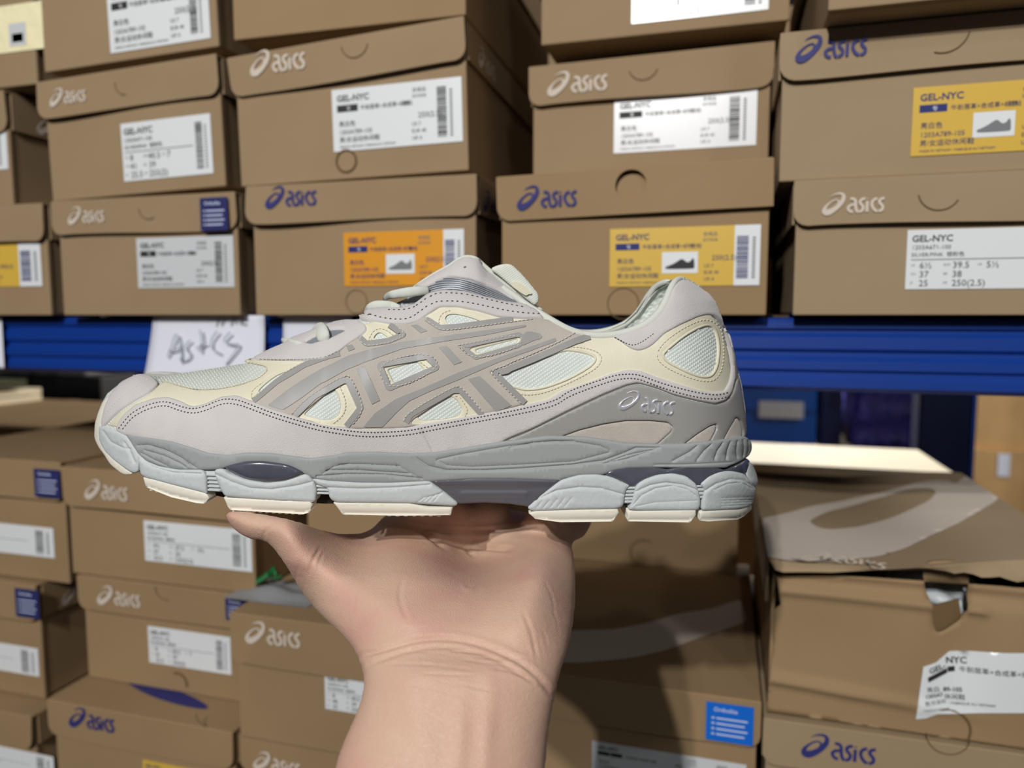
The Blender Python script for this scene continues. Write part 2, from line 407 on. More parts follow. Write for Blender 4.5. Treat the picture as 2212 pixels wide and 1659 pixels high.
    def lettering(s, items, R, parent, name='lettering'):
        x0, z0, w, h, y = R; by = {}
        for it in items:
            k = it[-1]; b = by.setdefault(k, MB())
            if it[0] == 't':
                _, txt, x, z, sz, bold, _k = it
                v, f, ww = text_tris(txt, bold)
                if len(v): b.add([(x0+x*w+p[0]*sz*h, y-.0003, z0+z*h+p[1]*sz*h) for p in v], f)
            else:
                _, a, c, d, e, _k = it
                b.quad((x0+a*w, y-.00025, z0+c*h), (x0+d*w, y-.00025, z0+c*h), (x0+d*w, y-.00025, z0+e*h), (x0+a*w, y-.00025, z0+e*h))
        for k, b in by.items(): b.build(name, M[k], parent)
    def barcode(s, R, parent, x0=.82, x1=.90, z0=.1, z1=.88, ink='ink_black', num=True):
        r = random.Random(R[0]); it = []; z = z0
        while z < z1:
            d = r.choice([.006, .01, .016]); it.append(('r', x0, z, x1, min(z+d, z1), ink)); z += d+r.choice([.007, .011, .015])
        if num:
            z = z0
            while z < z1-.04: it.append(('r', x1+.025, z, x1+.045, z+.03, 'ink_grey')); z += .05
        s.lettering(it, R, parent, 'barcode')
    def label(s, kind, tl, br, code='1203A671-100', col='SILVER/PINK  银粉色', sizes=('6½', '39.5', '5½', '37', '38', '25', '250(2.5)'), bg=None, bar='ink_black', part=True, bx=None):
        bg = bg or {'size': 'label_white', 'cn': 'label_white', 'yellow': 'label_yellow', 'foil': 'label_foil'}[kind]
        o, R = s.rect('size_label', tl, br, bg)
        if kind == 'size':
            it = [('t', 'GEL-NYC', .03, .80, .15, 1, 'ink_black'), ('t', code, .03, .67, .10, 0, 'ink_black'), ('t', col, .03, .55, .09, 0, 'ink_black'), ('r', .03, .490, .80, .505, 'ink_grey')]
            P = [(.03, .35, 'US', 0), (.24, .35, 'EUR', 1), (.45, .35, 'UK', 2), (.03, .20, 'CN', 3), (.24, .20, 'BR', 4), (.03, .05, 'JP', 5), (.24, .05, 'KR', 6)]
            for x, z, a, k in P: it += [('t', a, x, z+.04, .055, 0, 'ink_grey'), ('t', sizes[k], x+.055, z, .15, 0, 'ink_black')]
            s.lettering(it, R, o); s.barcode(R, o, *(bx or (.83, .905)), ink='ink_black')
        elif kind in ('cn', 'yellow'):
            k = 'ink_navy' if kind == 'yellow' else 'ink_black'
            it = [('t', 'GEL-NYC', .04, .80, .14, 1, k), ('r', .04, .63, .205, .74, k), ('t', '牛剖层革+合成革+织物', .225, .645, .085, 0, k), ('t', '胶粘', .555, .645, .085, 0, k),
                  ('t', '亮白色', .05, .40, .10, 0, k), ('t', '1203A789-105', .05, .27, .10, 0, k), ('t', '男/女运动休闲鞋', .05, .145, .10, 0, k), ('t', 'MADE IN VIETNAM / FABRIQUE AU VIETNAM', .05, .05, .05, 0, k),
                  ('t', '合格品', .63, .84, .08, 0, 'ink_grey'), ('t', '执行标准', .63, .75, .06, 0, 'ink_grey')]
            X = .62 if kind == 'cn' else .64
            it += [('t', '250(2.5)', X+.05, .43, .12, 0, k), ('t', 'US 7', X, .31, .08, 0, k), ('t', 'EUR 40', X, .20, .08, 0, k), ('t', 'UK 6', X, .09, .08, 0, k), ('t', '专', .115, .65, .08, 0, 'label_white')]
            if kind == 'yellow':
                s.lettering([('r', .835, 0, 1, 1, 'label_white')], R, o, 'barcode_strip')
                s.lettering([('r', .36, .22, .60, .58, 'label_white')], R, o, 'picture')
                R2 = (R[0], R[1], R[2], R[3], R[4]-.0003)
                sil = np.array([(-.02, .06), (0, .2), (.10, .28), (.28, .45), (.46, .72), (.56, .85), (.64, .78), (.74, .55), (.86, .60), (.95, .92), (1.0, .80), (1.02, .1), (.98, 0), (.1, 0)])
                v, f = fill([chaikin(sil, 1)])
                mesh('picture_shoe', [(R[0]+(.385+p[0]*.19)*R[2], R[4]-.0005, R[1]+(.29+p[1]*.2)*R[3]) for p in v], f, M[bar], o)
                s.lettering(it, R, o); s.barcode(R2, o, .85, .925, .12, .82, 'ink_navy')
            else:
                s.lettering(it, R, o); s.barcode(R, o, *(bx or (.815, .885)))
        return o, R
    def sticker(s, tl, br, m='sticker_navy', on_lid=True):
        o, R = s.rect('care_sticker', tl, br, m, y=(-s.over-.0026 if on_lid else -.0008))
        it = [('t', 'Ortholite', .16, .78, .15, 1, 'sticker_ink')]
        for k in range(4):
            z = .58-k*.14; it += [('r', .12, z, .18, z+.05, 'sticker_ink'), ('r', .22, z, .88-.06*(k % 2), z+.045, 'sticker_ink')]
        s.lettering(it, R, o)

# upper level, bottom row ---------------------------------------------------
A1 = Box('A1', -.874, 0, 0, .213, .112, 'bottom left kraft shoe box with orange label, cut by the left edge of the photo', .038)
A1.label('yellow', (-190, 533), (92, 618), bg='label_yellow', bar='ink_grey')
B1 = Box('B1', -.645, 0, 0, .208, .113, 'kraft shoe box with navy sticker on its lid, on the beam above the handwritten paper', .034, card='card')
B1.logo(147, 482, 228); B1.label('cn', (294, 515), (507, 620), bg='label_grey'); B1.sticker((431, 428), (493, 497)); B1.tab(320, 448, .011, 185, 300)
C1 = Box('C1', -.4185, -.002, 0, .2155, .1165, 'kraft shoe box with orange picture label, directly above the sneaker tongue', .034, sag=.002)
C1.logo(575, 447, 688, 'ink_blue'); C1.label('yellow', (742, 503), (1003, 615), bg='label_orange', bar='ink_grey'); C1.tab(770, 652, .0105, 0, 360, False); C1.side_logo('ink_blue', .012, .05)
D1 = Box('D1', -.181, 0, 0, .211, .1135, 'kraft shoe box with open round hole in its lid and yellow label with dark shoe', .036, lid_roll=1.0, card='card_c', lid_hole=(1364, 388, .0122))
D1.logo(1116, 449, 1250, 'ink_blue'); D1.label('yellow', (1318, 495), (1640, 616), bar='ink_black'); D1.tab(1346, 656, .0125, 0, 360, False)
E1 = Box('E1', .049, 0, 0, .215, .099, 'kraft shoe box with white size label reading 39.5, at right on the beam', .0335, card='card_b')
E1.logo(1776, 461, 1914); E1.label('size', (1961, 497), (2305, 622)); E1.tab(2030, 412, .0135, 190, 330)
# upper level, middle row
A2 = Box('A2', -.915, 0, .1125, .213, .112, 'kraft shoe box at the left edge under the box with the foil label', .040)
A2.label('size', (-240, 292), (18, 365)); A2.side_logo('ink_white', .030, .06)
B2 = Box('B2', -.651, 0, .1135, .203, .115, 'kraft shoe box with white wordmark and size label, second up in the second stack', .036, roll=1.6, lid_roll=.6)
B2.logo(110, 228, 190); B2.label('size', (260, 268), (461, 374), sizes=('8', '40.5', '7', '41', '39', '25.5', '255(2)')); B2.tab(268, 178, .011, 175, 270)
C2 = Box('C2', -.430, -.002, .1172, .219, .1135, 'kraft shoe box with white label in the third stack, its lid lifted at right', .035, yaw=1.5, roll=1.2, lid_roll=2.6)
C2.logo(540, 160, 664); C2.label('cn', (716, 195), (1000, 305)); C2.tab(765, 92, .0125, 190, 350); C2.tab(748, 348, .0095, 0, 360, False, .0011); C2.side_logo('ink_white', .03, .055)
D2 = Box('D2', -.176, .085, .1178, .208, .1090, 'kraft shoe box with glossy white label, pushed back above the box with the lid hole', .036, lid_roll=.6, card='card')
D2.logo(1183, 204, 1316); D2.label('cn', (1327, 213), (1633, 313)); D2.tab(1390, 140, .013, 200, 340)
E2 = Box('E2', .036, 0, .0995, .218, .106, 'kraft shoe box with blue wordmark and yellow picture label at the top right', .034, card='card_b')
E2.logo(1718, 131, 1878, 'ink_blue'); E2.label('yellow', (1974, 190), (2345, 318), bar='ink_grey'); E2.tab(2040, 62, .016, 250, 350); E2.tab(2010, 345, .012, 20, 120, False)
# upper level, top row
A3 = Box('A3', -.905, 0, .2285, .243, .125, 'kraft shoe box with wrinkled shiny foil label in the top left corner', .036)
fo, fr_ = A3.rect('foil_label', (-120, 32), (95, 104), 'label_foil'); A3.lettering([('r', .66, .12, .83, .60, 'label_grey'), ('r', .69, .2, .80, .38, 'ink_grey')], fr_, fo, 'picture')
B3 = Box('B3', -.652, 0, .2385, .202, .115, 'kraft shoe box with glare on its white label, top of the second stack', .036, roll=1.6)
B3.label('cn', (229, -28), (455, 82))
C3 = Box('C3', -.432, -.003, .2465, .220, .115, 'plain kraft shoe box at the top centre without a label in view', .036, yaw=1.0, card='card_c')
D3 = Box('D3', -.164, .066, .2395, .208, .115, 'kraft shoe box at the top edge with only the foot of its white label showing', .036, card='card')
D3.label('size', (1366, -90), (1660, 20))
E3 = Box('E3', .062, -.035, .2065, .20, .115, 'kraft shoe box in the top right corner, overhanging the box with the blue wordmark', .036, card='card')
# lower level ----------------------------------------------------------------
F1 = Box('F1', -.868, 0, -.282, .211, .131, 'kraft shoe box with navy sticker at the left edge, topmost below the beam', .042, card='card_c')
F1.sticker((72, 1012), (131, 1077)); F1.label('size', (-150, 1115), (118, 1206), bx=(.86, .92))
F2 = Box('F2', -.897, -.005, -.4115, .203, .128, 'kraft shoe box at the left edge with navy sticker beside a wordmark on its side', .040, card='card_c')
F2.sticker((31, 1270), (86, 1338)); F2.label('size', (-170, 1362), (85, 1462), bx=(.86, .92)); F2.side_logo('ink_white', .025, .06)
F3 = Box('F3', -.905, -.03, -.54, .224, .127, 'kraft shoe box in the bottom left corner with half a white label', .036, card='card_c')
F3.label('size', (-130, 1585), (118, 1690), bx=(.86, .92))
G1 = Box('G1', -.652, 0, -.2695, .222, .1145, 'kraft shoe box under the sneaker toe, its white label partly behind the thumb', .041, card='card_c')
G1.logo(183, 1074, 280); G1.label('size', (310, 1124), (545, 1236), sizes=('4½', '37.5', '3½', '37', '36', '23.5', '235(2.5)'))
G2 = Box('G2', -.641, .002, -.3828, .211, .1130, 'kraft shoe box with navy sticker half hidden, second from the bottom of its stack', .036, card='card_c')
G2.logo(210, 1301, 305); G2.label('size', (319, 1352), (500, 1458), sizes=('8', '40.5', '7', '41', '39', '25.5', '255(2)'), bg='label_white'); G2.sticker((486, 1290), (538, 1345)); G2.tab(355, 1273, .011, 170, 290); G2.tab(384, 1476, .011, -10, 110, False, .0014)
G3 = Box('G3', -.642, -.040, -.54, .212, .1563, 'kraft shoe box with blue print on its top, at the bottom left', .036, card='card_c')
G3.logo(150, 1564, 250, 'ink_blue'); G3.tab(445, 1545, .011, 180, 260); G3.label('yellow', (308, 1641), (468, 1740))
m = MB()
v, f = fill([chaikin(np.array([(.035, .055), (.045, .045), (.09, .028), (.14, .020), (.17, .022), (.15, .034), (.10, .048), (.05, .066)]), 2)])
m.add([(p[0], p[1], G3.h+.0006) for p in v], f); m.build('top_print', M['ink_blue'], G3.lid)
H1 = Box('H1', -.4235, -.040, -.3895, .212, .121, 'kraft shoe box with white label showing left of the wrist', .047, card='card_c')
H1.logo(530, 1384, 652); H1.label('size', (701, 1452), (900, 1563), sizes=('8', '40.5', '7', '40', '39', '25', '250(2.5)'))
H2 = Box('H2', -.4255, -.030, -.54, .213, .150, 'kraft shoe box at the bottom edge, left of the forearm', .036, card='card_c')
H2.logo(548, 1657, 652)
H0 = Box('H0', -.418, .075, -.2683, .211, .115, 'kraft shoe box set back behind the thumb, below the forefoot of the sneaker', .036, card='card_c')
I2 = Box('I2', -.180, 0, -.426, .213, .1205, 'kraft shoe box with bright blue sticker, right of the forearm, shaded by the sneaker', .040, card='card_c')
I2.sticker((1526, 1515), (1626, 1612), 'sticker_blue'); I2.label('cn', (1279, 1600), (1610, 1730), bg='label_grey')
I3 = Box('I3', -.180, .004, -.54, .211, .1135, 'kraft shoe box below the one with the bright blue sticker', .036, card='card_c')
I1 = Box('I1', -.186, .292, -.305, .207, .125, 'kraft shoe box set far back between the palm and the right stack', .036, card='card_c')
I1.tab(1390, 1192, .016, 60, 250)
J2 = Box('J2', .040, 0, -.43, .214, .1115, 'kraft shoe box with blue wordmark in the bottom right corner', .038, card='card_b')
J2.logo(1731, 1628, 1898, 'ink_blue'); J2.tab(2048, 1590, .0145, 180, 360)
J3 = Box('J3', .042, .003, -.54, .212, .1095, 'lowest kraft shoe box of the right stack', .036, card='card_b')
# ------------------------------------------------------------------ the crushed box of the right stack (open, torn front, printed lid)
def Zp(p): return (1620+p[0]/3.737, 1220+p[1]/3.737)        # readings from an enlargement
def Lp(p): return (1600+p[0]/3.614, 820+p[1]/3.614)
JX, JY, JZ = .040, 0.0, -.3175
jr = tag(empty('shoe_box', (JX, JY, JZ)), 'crushed kraft shoe box with torn front hole and white printed lid lifting at the right', 'box', 'shoe boxes stacked on the rack')
JW, JL = .217, .33
def jl(u, v, y=0.0):
    p = on_y(u, v, y); return np.array([p[0]-JX, p[2]-JZ])
def jdent(x, z):             # crease ridges and dents of the crushed front panel
    x, z = np.asarray(x), np.asarray(z)
    return (-.0045*np.exp(-((z-.103+.02*(x-.1)*(x > .1))/.0035)**2)*(x < .15) + .004*np.exp(-((z-.112)/.006)**2) + .003*np.sin(x*26+1)*np.exp(-((z-.07)/.04)**2)
            - .005*np.exp(-((z-(.030-.06*x))/.004)**2)*np.clip((.16-x)/.1, 0, 1) + .006*np.exp(-(((x-.135)/.02)**2+((z-.07)/.035)**2)))
hole = np.array([jl(*Zp(p)) for p in [(1395, 60), (1420, -10), (1500, -30), (1600, -30), (1710, -25), (1765, 60), (1770, 250), (1760, 350), (1720, 410), (1700, 460), (1640, 500), (1580, 540), (1520, 555), (1490, 520), (1475, 450), (1480, 380), (1460, 300), (1420, 200)]])
outer = np.array([(0, 0.002), (JW, 0), (JW, .121), (.16, .121), (.10, .1195), (.04, .117), (.004, .113), (.008, .09), (.003, .085), (.004, .06), (.001, .03)])
lo = [resample(outer, .006), resample(chaikin(hole, 1), .003)]
gx, gz = np.meshgrid(np.linspace(.004, JW-.004, 46), np.linspace(.003, .116, 40)); g = np.stack([gx.ravel(), gz.ravel()], 1)
g = g[inside(g, lo) & (np.minimum(seg_dist(g, lo[0]), seg_dist(g, lo[1])) > .0015)]
v, f = fill(lo, g); n = len(v); yy = jdent(v[:, 0], v[:, 1])
bd = np.minimum(seg_dist(v, lo[0]), seg_dist(v, lo[1])) < 1e-5
jv = [(p[0], y, p[1]) for p, y in zip(v, yy)]+[(p[0], y+.003, p[1]) for p, y in zip(v, yy)]
jf = [tuple(t) for t in f]+[tuple(int(q)+n for q in t[::-1]) for t in f]
from collections import Counter
def rim(faces):
    c = Counter(); d = {}
    for t in faces:
        for a, b in ((t[0], t[1]), (t[1], t[2]), (t[2], t[0])):
            k = (min(a, b), max(a, b)); c[k] += 1; d[k] = (int(a), int(b))
    return [d[k] for k in c if c[k] == 1]
jf += [(a, a+n, b+n, b) for a, b in rim(f)]
mesh('front_panel', jv, jf, M['card_c'], jr, True)
m = MB(); m.box((.001, .005, 0), (.0035, JL, .113)); m.box((JW-.0035, .005, 0), (JW-.001, JL, .120)); m.box((.001, JL-.003, 0), (JW-.001, JL, .116)); m.box((.001, .005, 0), (JW-.001, JL, .003))
m.build('box_body', M['card_c'], jr)
# lining seen through the tear: an inner flap and crumpled tissue
m = MB(); a = [jl(*Zp(p)) for p in [(1470, 380), (1720, 320), (1740, 470), (1560, 600), (1450, 560)]]
m.add([(p[0], .010, p[1]) for p in a]+[(p[0], .012, p[1]) for p in a], [tuple(range(5)), tuple(range(9, 4, -1))]+[(i, i+5, (i+1) % 5+5, (i+1) % 5) for i in range(5)])
m.build('inner_flap', M['card_edge'], jr)
tc = jl(*Zp((1570, 330))); bm = bmesh.new(); bmesh.ops.create_icosphere(bm, subdivisions=4, radius=1)
tv = []
for q in bm.verts:
    c = q.co; k = 1+.16*math.sin(7*c.x+3*c.z)+.12*math.sin(11*c.z-5*c.y)
    tv.append((tc[0]+c.x*.034*k, .050+c.y*.028*k, tc[1]-.010+c.z*.022*k))
bm.verts.index_update(); mesh('tissue', tv, [[q.index for q in t.verts] for t in bm.faces], M['tissue'], jr, True); bm.free()
# wrinkled label
lab = np.array([jl(*Zp(p)) for p in [(1395, 815), (1500, 785), (1612, 703), (2212, 698), (2600, 695), (2600, 1185), (1620, 1190), (1510, 1195), (1420, 1232), (1335, 1240), (1365, 1020)]])
lab[:, 0] = np.minimum(lab[:, 0], JW-.002)
lp = [resample(lab, .005)]; gx, gz = np.meshgrid(np.linspace(.1, JW, 30), np.linspace(.01, .09, 20)); g = np.stack([gx.ravel(), gz.ravel()], 1)
g = g[inside(g, lp) & (seg_dist(g, lp[0]) > .001)]; v, f = fill(lp, g)
jlab = mesh('size_label', [(p[0], jdent(p[0], p[1])-.0012, p[1]) for p in v], f, M['label_white'], jr, True)
m = MB()
def jtext(txt, px, size, rot=0.0, bold=False, shear=0.0):
    tv, tf, w = text_tris(txt, bold); o = jl(*Zp(px)); c, s = math.cos(rot), math.sin(rot)
    if len(tv):
        x = o[0]+size*(tv[:, 0]*c-tv[:, 1]*(s-shear)); z = o[1]+size*(tv[:, 0]*s+tv[:, 1]*c)
        m.add([(a, jdent(a, b)-.0020, b) for a, b in zip(x, z)], tf)
K = .000104       # one enlarged pixel in metres on this face
jtext('GEL-', (1448, 872), 58*K, .50, True, .2); jtext('NYC', (1580, 792), 66*K, .09, True)
jtext('牛剖层革+合成革+织物   胶粘', (1690, 862), 46*K, .08); jtext('亮白', (1425, 1020), 44*K, .25); jtext('1203A7', (1412, 1070), 38*K, .30, True); jtext('89-105', (1556, 1012), 44*K, .08, True)
jtext('男/女运动', (1408, 1122), 33*K, .28); jtext('休闲鞋', (1562, 1072), 46*K, .08); jtext('MADE IN VIETNAM', (1395, 1165), 20*K, .22); jtext('/ FABRIQUE AU VIETNAM', (1600, 1115), 26*K, .08)
for q in [[(1430, 900), (1590, 830), (1590, 870), (1435, 940)], [(1595, 820), (1655, 818), (1655, 858), (1595, 862)]]:
    a = [jl(*Zp(p)) for p in q]; m.add([(p[0], jdent(p[0], p[1])-.0020, p[1]) for p in a], [(0, 1, 2, 3)])
m.build('lettering', M['ink_black'], jlab)
m = MB(); x, z = jl(*Zp((1590, 1320))); r = .0155
m.tube([(x+r*math.cos(t), jdent(x+r*math.cos(t), z+r*math.sin(t))-.0004, z+r*math.sin(t)) for t in np.radians(np.linspace(-30, 110, 16))], .0009, 6); m.build('thumb_tab', M['card_edge'], jr)
# lid: top sheet, drooping front flap, left and back flaps
def jtop(x, y):             # height of the lid's top sheet above the box base
    k = np.clip((x-.07)/.12, 0, 1)
    return .1295+.0165*k*k*(3-2*k)*np.clip(1-y/.5, .45, 1)+.003*np.sin(x*22+y*9)*np.clip(y/.1, 0, 1)-.002*np.exp(-((x-.02)/.02)**2)
nx, ny = 40, 40; X = np.linspace(-.004, JW+.004, nx); Y = np.linspace(-.006, JL+.004, ny)
V = []; F = []
for t in (0, -.0024):
    for y in Y:
        for x in X: V.append((x, y, jtop(x, y)+t))
for j in range(ny-1):
    for i in range(nx-1):
        a = j*nx+i; F.append((a, a+1, a+nx+1, a+nx)); a += nx*ny; F.append((a, a+nx, a+nx+1, a+1))
n = nx*ny
for i in range(nx-1): F.append((i, i+n, i+1+n, i+1)); a = (ny-1)*nx+i; F.append((a, a+1, a+1+n, a+n))
for j in range(ny-1): a = j*nx; F.append((a, a+nx, a+nx+n, a+n)); a = j*nx+nx-1; F.append((a, a+n, a+nx+n, a+nx))
# front flap
bz = [jl(u, vv, -.012)[1] for u, vv in ((1690, 1236), (1800, 1239), (1990, 1222), (2110, 1240), (2212, 1256))]; bxx = [jl(u, vv, -.012)[0] for u, vv in ((1690, 1236), (1800, 1239), (1990, 1222), (2110, 1240), (2212, 1256))]
nz = 8; b0 = len(V)
for t in (0, .0024):
    for x in X:
        zt = jtop(x, -.006)-.0008; zb = np.interp(x, bxx, bz)+.0012*math.sin(x*300)*(x > .12); e = x+.004
        if e < .012: zb += .012-math.sqrt(max(0, .012**2-(.012-e)**2))
        for k in range(nz):
            q = k/(nz-1); V.append((x, -.0062-.007*math.sin(q*1.5)+.003*q*math.sin(x*40)+t, zt+(zb-zt)*q))
n = nx*nz
for i in range(nx-1):
    for k in range(nz-1):
        a = b0+i*nz+k; F.append((a, a+1, a+nz+1, a+nz)); a += n; F.append((a, a+nz, a+nz+1, a+1))
    a = b0+i*nz+nz-1; F.append((a, a+n, a+n+nz, a+nz))
mm = MB(); mm.v = V; mm.f = F
mm.box((-.0042, .002, .092), (-.0018, JL, .1275)); mm.box((JW+.0018, .004, .10), (JW+.0042, JL, .136)); mm.box((0, JL+.0016, .09), (JW, JL+.004, .128))
jlid = mm.build('lid', M['card_b'], jr)
def lid_print(name, ou, ho, zpl, place, parent, m):
    """big printed ring on a lid top: pixels -> the lid plane -> draped on its surface"""
    lo = [resample(chaikin(resample(np.array([on_z(*p, zpl)[:2] for p in q]), .022), 2), .006) for q in ([ou]+([ho] if ho else []))]
    a, b = lo[0].min(0), lo[0].max(0); gx, gy = np.meshgrid(np.arange(a[0], b[0], .008), np.arange(a[1], b[1], .008)); g = np.stack([gx.ravel(), gy.ravel()], 1)
    d = seg_dist(g, lo[0])
    if ho: d = np.minimum(d, seg_dist(g, lo[1]))
    g = g[inside(g, lo) & (d > .002)]; v, f = fill(lo, g); return mesh(name, [place(*p) for p in v], f, m, parent, True)
ou = [Lp(p) for p in [(90, 1060), (420, 980), (900, 860), (1400, 795), (1600, 800), (1680, 830), (1780, 760), (2080, 890), (1980, 985), (1700, 1130), (1300, 1280), (1050, 1325), (640, 1345), (440, 1365), (330, 1385), (200, 1300), (120, 1120)]]
ho = [Lp(p) for p in [(525, 1070), (700, 980), (1000, 890), (1300, 835), (1480, 845), (1530, 880), (1480, 930), (1200, 1030), (900, 1110), (660, 1135)]]
def jplace(x, y):
    x = min(max(x-JX, -.003), JW+.003); y = min(max(y-JY, -.004), JL); return (x, y, jtop(x, y)+.0007)
lid_print('top_print', ou, ho, JZ+.137, jplace, jlid, M['ink_white'])
m = MB(); m.quad((-.0046, .01, .096), (-.0046, .20, .096), (-.0046, .24, .126), (-.0046, .004, .126)); m.build('side_print', M['ink_white'], jlid)
v = LOGOV*.060; o = np.array(jl(1732, 1213, -.012)); wm = []
for p in v:
    x, z = o[0]+p[0], o[1]+p[1]*.35; zt_ = jtop(x, -.006)-.0008; q = np.clip((zt_-z)/(zt_-np.interp(x, bxx, bz)), 0, 1); wm.append((x, -.0062-.007*math.sin(q*1.5)+.003*q*math.sin(x*40)-.0006, z))
mesh('wordmark', wm, LOGOF, M['ink_faint'], jlid)
# big print on the shaded lid of the box with the bright blue sticker
Qp = lambda p: (1180+p[0]/4.254, 1100+p[1]/4.254)
zi = I2.mat.translation.z+I2.h
def iplace(x, y): p = I2.inv @ Vector((x, y, 0)); return (min(max(p.x, 0), I2.w), min(max(p.y, .002), .288), I2.h+.0006)
lid_print('top_print', [Qp(p) for p in [(-250, 1150), (250, 1120), (600, 1110), (900, 1060), (1230, 960), (1500, 925), (1790, 830), (1850, 1040), (1500, 1150), (1100, 1300), (800, 1370), (300, 1420), (-250, 1400)]], None, zi, iplace, I2.lid, M['ink_white'])

# ------------------------------------------------------------------ things on and around the rack
def sheet(name, px4, y, m, label, cat, group=None, curl=.0, t=.0004):
    """paper taped to the beam: bent grid, origin at its top edge"""
    P = [on_y(*p, y) for p in px4]     # TL TR BR BL
    n = 14; V = []; F = []
    for back in (0, t):
        for j in range(n):
            b = j/(n-1)
            for i in range(n):
                a = i/(n-1); p = (P[0]*(1-a)+P[1]*a)*(1-b)+(P[3]*(1-a)+P[2]*a)*b
                V.append((p[0], y-curl*b*b*(.5+.5*math.sin(2*a+1))+back, p[2]))
    k = n*n
    for j in range(n-1):
        for i in range(n-1):
            a = j*n+i; F.append((a, a+n, a+n+1, a+1)); a += k; F.append((a, a+1, a+n+1, a+n))
    for i in range(n-1):
        F.append((i, i+1, i+1+k, i+k)); a = (n-1)*n+i; F.append((a, a+k, a+1+k, a+1)); a = i*n; F.append((a, a+k, a+n+k, a+n)); a = i*n+n-1; F.append((a, a+n, a+n+k, a+k))
    o = mesh(name, V, F, m, None, True, origin=P[0]); o.location = P[0]
    return tag(o, label, cat, group), P[0]
YP = .0135
ps, po = sheet('paper_sign', [(331, 683), (571, 681), (574, 790), (318, 822)], YP, M['paper'], 'white paper with handwritten capitals taped to the blue beam above the sneaker toe', 'sign', curl=.006)
m = MB()
for l in [[(362, 772), (372, 745), (381, 715), (390, 750), (394, 785)], [(366, 760), (392, 752)], [(412, 735), (400, 745), (404, 757), (415, 768), (402, 782), (388, 775)],
          [(432, 712), (437, 735), (434, 762)], [(424, 752), (446, 742)], [(470, 715), (455, 735), (458, 755), (478, 765)], [(498, 718), (480, 735), (500, 745), (520, 742), (505, 765), (488, 788)]]:
    c = chaikin(np.array(l, float), 2, False); q = [on_y(u, v, YP-.006) for u, v in c]
    v, f = stroke([(p[0], p[2]) for p in q], .0019)
    m.add([(p[0]-po[0], YP-.0062-po[1], p[1]-po[2]) for p in v], f)
m.build('lettering', M['pencil'], ps)
m = MB()
for l in [[(468, 705), (472, 688), (480, 704), (486, 688)], [(500, 704), (504, 688), (512, 700)], [(528, 688), (520, 700), (534, 702)]]:
    q = [on_y(u, v, YP-.0010) for u, v in l]; v, f = stroke([(p[0], p[2]) for p in q], .0016); m.add([(p[0]-po[0], YP-.0012-po[1], p[1]-po[2]) for p in v], f)
m.build('lettering', M['ink_grey'], ps)
sheet('paper_sign', [(612, 682), (760, 681), (765, 800), (610, 795)], YP, M['paper'], 'white paper taped to the blue beam behind the lower laces', 'sign')
sheet('paper_sign', [(-150, 684), (3, 684), (9, 796), (-150, 790)], YP, M['paper'], 'white paper on the blue beam at the left edge of the photo', 'sign')

# clear bag with a green tie lying on the box left of the wrist
zt = -.3895+.121
b = on_z(560, 1291, zt); bag = tag(empty('plastic_bag', (b[0], b[1], zt)), 'clear plastic bag lying flat with a green tie, on the box beside the thumb', 'bag')
V = []; F = []; nx, ny = 22, 12
for j in range(ny):
    for i in range(nx):
        x = (i/(nx-1)-.35)*.09; y = (j/(ny-1)-.2)*.055
        e = min(i, nx-1-i)/5; e2 = min(j, ny-1-j)/3
        V.append((x, y, .001+.008*min(1, e)*min(1, e2)*(.6+.3*math.sin(x*120+y*60)+.25*math.sin(y*210))))
for j in range(ny-1):
    for i in range(nx-1): a = j*nx+i; F.append((a, a+1, a+nx+1, a+nx))
k = len(V); V += [(x, y, .0004) for x, y, z in V]; F += [(a+k, d+k, c+k, b_+k) for a, b_, c, d in F]
mesh('bag_film', V, F, M['plastic_bag'], bag, True)
m = MB(); t = np.linspace(0, 1, 60)
m.tube([(-.012+.016*a+.003*math.cos(a*30), .012+.003*math.sin(a*30), .009+.011*a) for a in t], .0014, 7)
m.tube([(.004, .012, .019), (.009, .013, .024), (.013, .012, .021), (.010, .011, .016), (.018, .012, .019)], [.003, .0036, .0034, .003, .002], 8, .5)
m.build('tie', M['green'], bag, True)

# second row on the lower deck, seen through the gap under the beam
def carton(name, a, b, m, label, cat='box', bev=.003, tape=True):
    o = tag(empty(name, ((a[0]+b[0])/2, a[1], a[2])), label, cat); c = MB()
    c.box((a[0], a[1], a[2]), (b[0], b[1], b[2]), bev); c.build('carton_body', m, o, origin=o.location)
    if tape:
        c = MB(); x = (a[0]+b[0])/2; c.box((x-.02, a[1]-.0006, b[2]-.06), (x+.02, a[1], b[2]-.002)); c.box((x-.02, a[1], b[2]), (x+.02, b[1], b[2]+.0006)); c.build('tape', M['card_c'], o, origin=o.location)
    return o
carton('carton', (-.02, .62, -.54), (.345, .95, -.254), M['card'], 'brown carton behind the right stack, carrying a cream sheet')
carton('carton', (-2.05, .55, -.54), (-1.28, .97, -.226), M['card_c'], 'brown carton behind the left stacks, carrying folded cream card')
def folded(name, x0, x1, y0, y1, z, t, m, label, cat, rise=.0):
    V = []; F = []; n = 10
    prof = [(0, 0), (.02, t*.5), (0.04, t), (.5, t*.92), (1, t*.85), (1, t*.45), (.5, t*.50), (.1, t*.46), (.5, t*.40), (1, t*.36), (1, 0)]
    for i in range(n):
        a = i/(n-1)
        for q, h in prof: V.append((x0+(x1-x0)*a, y0+(y1-y0)*q, z+h+rise*a*a*q))
    k = len(prof)
    for i in range(n-1):
        for j in range(k): F.append((i*k+j, i*k+(j+1) % k, (i+1)*k+(j+1) % k, (i+1)*k+j))
    F += [tuple(range(k)), tuple(range((n-1)*k, n*k))[::-1]]
    o = mesh(name, V, F, m, None, origin=(x0, y0, z)); o.location = (x0, y0, z); return tag(o, label, cat)
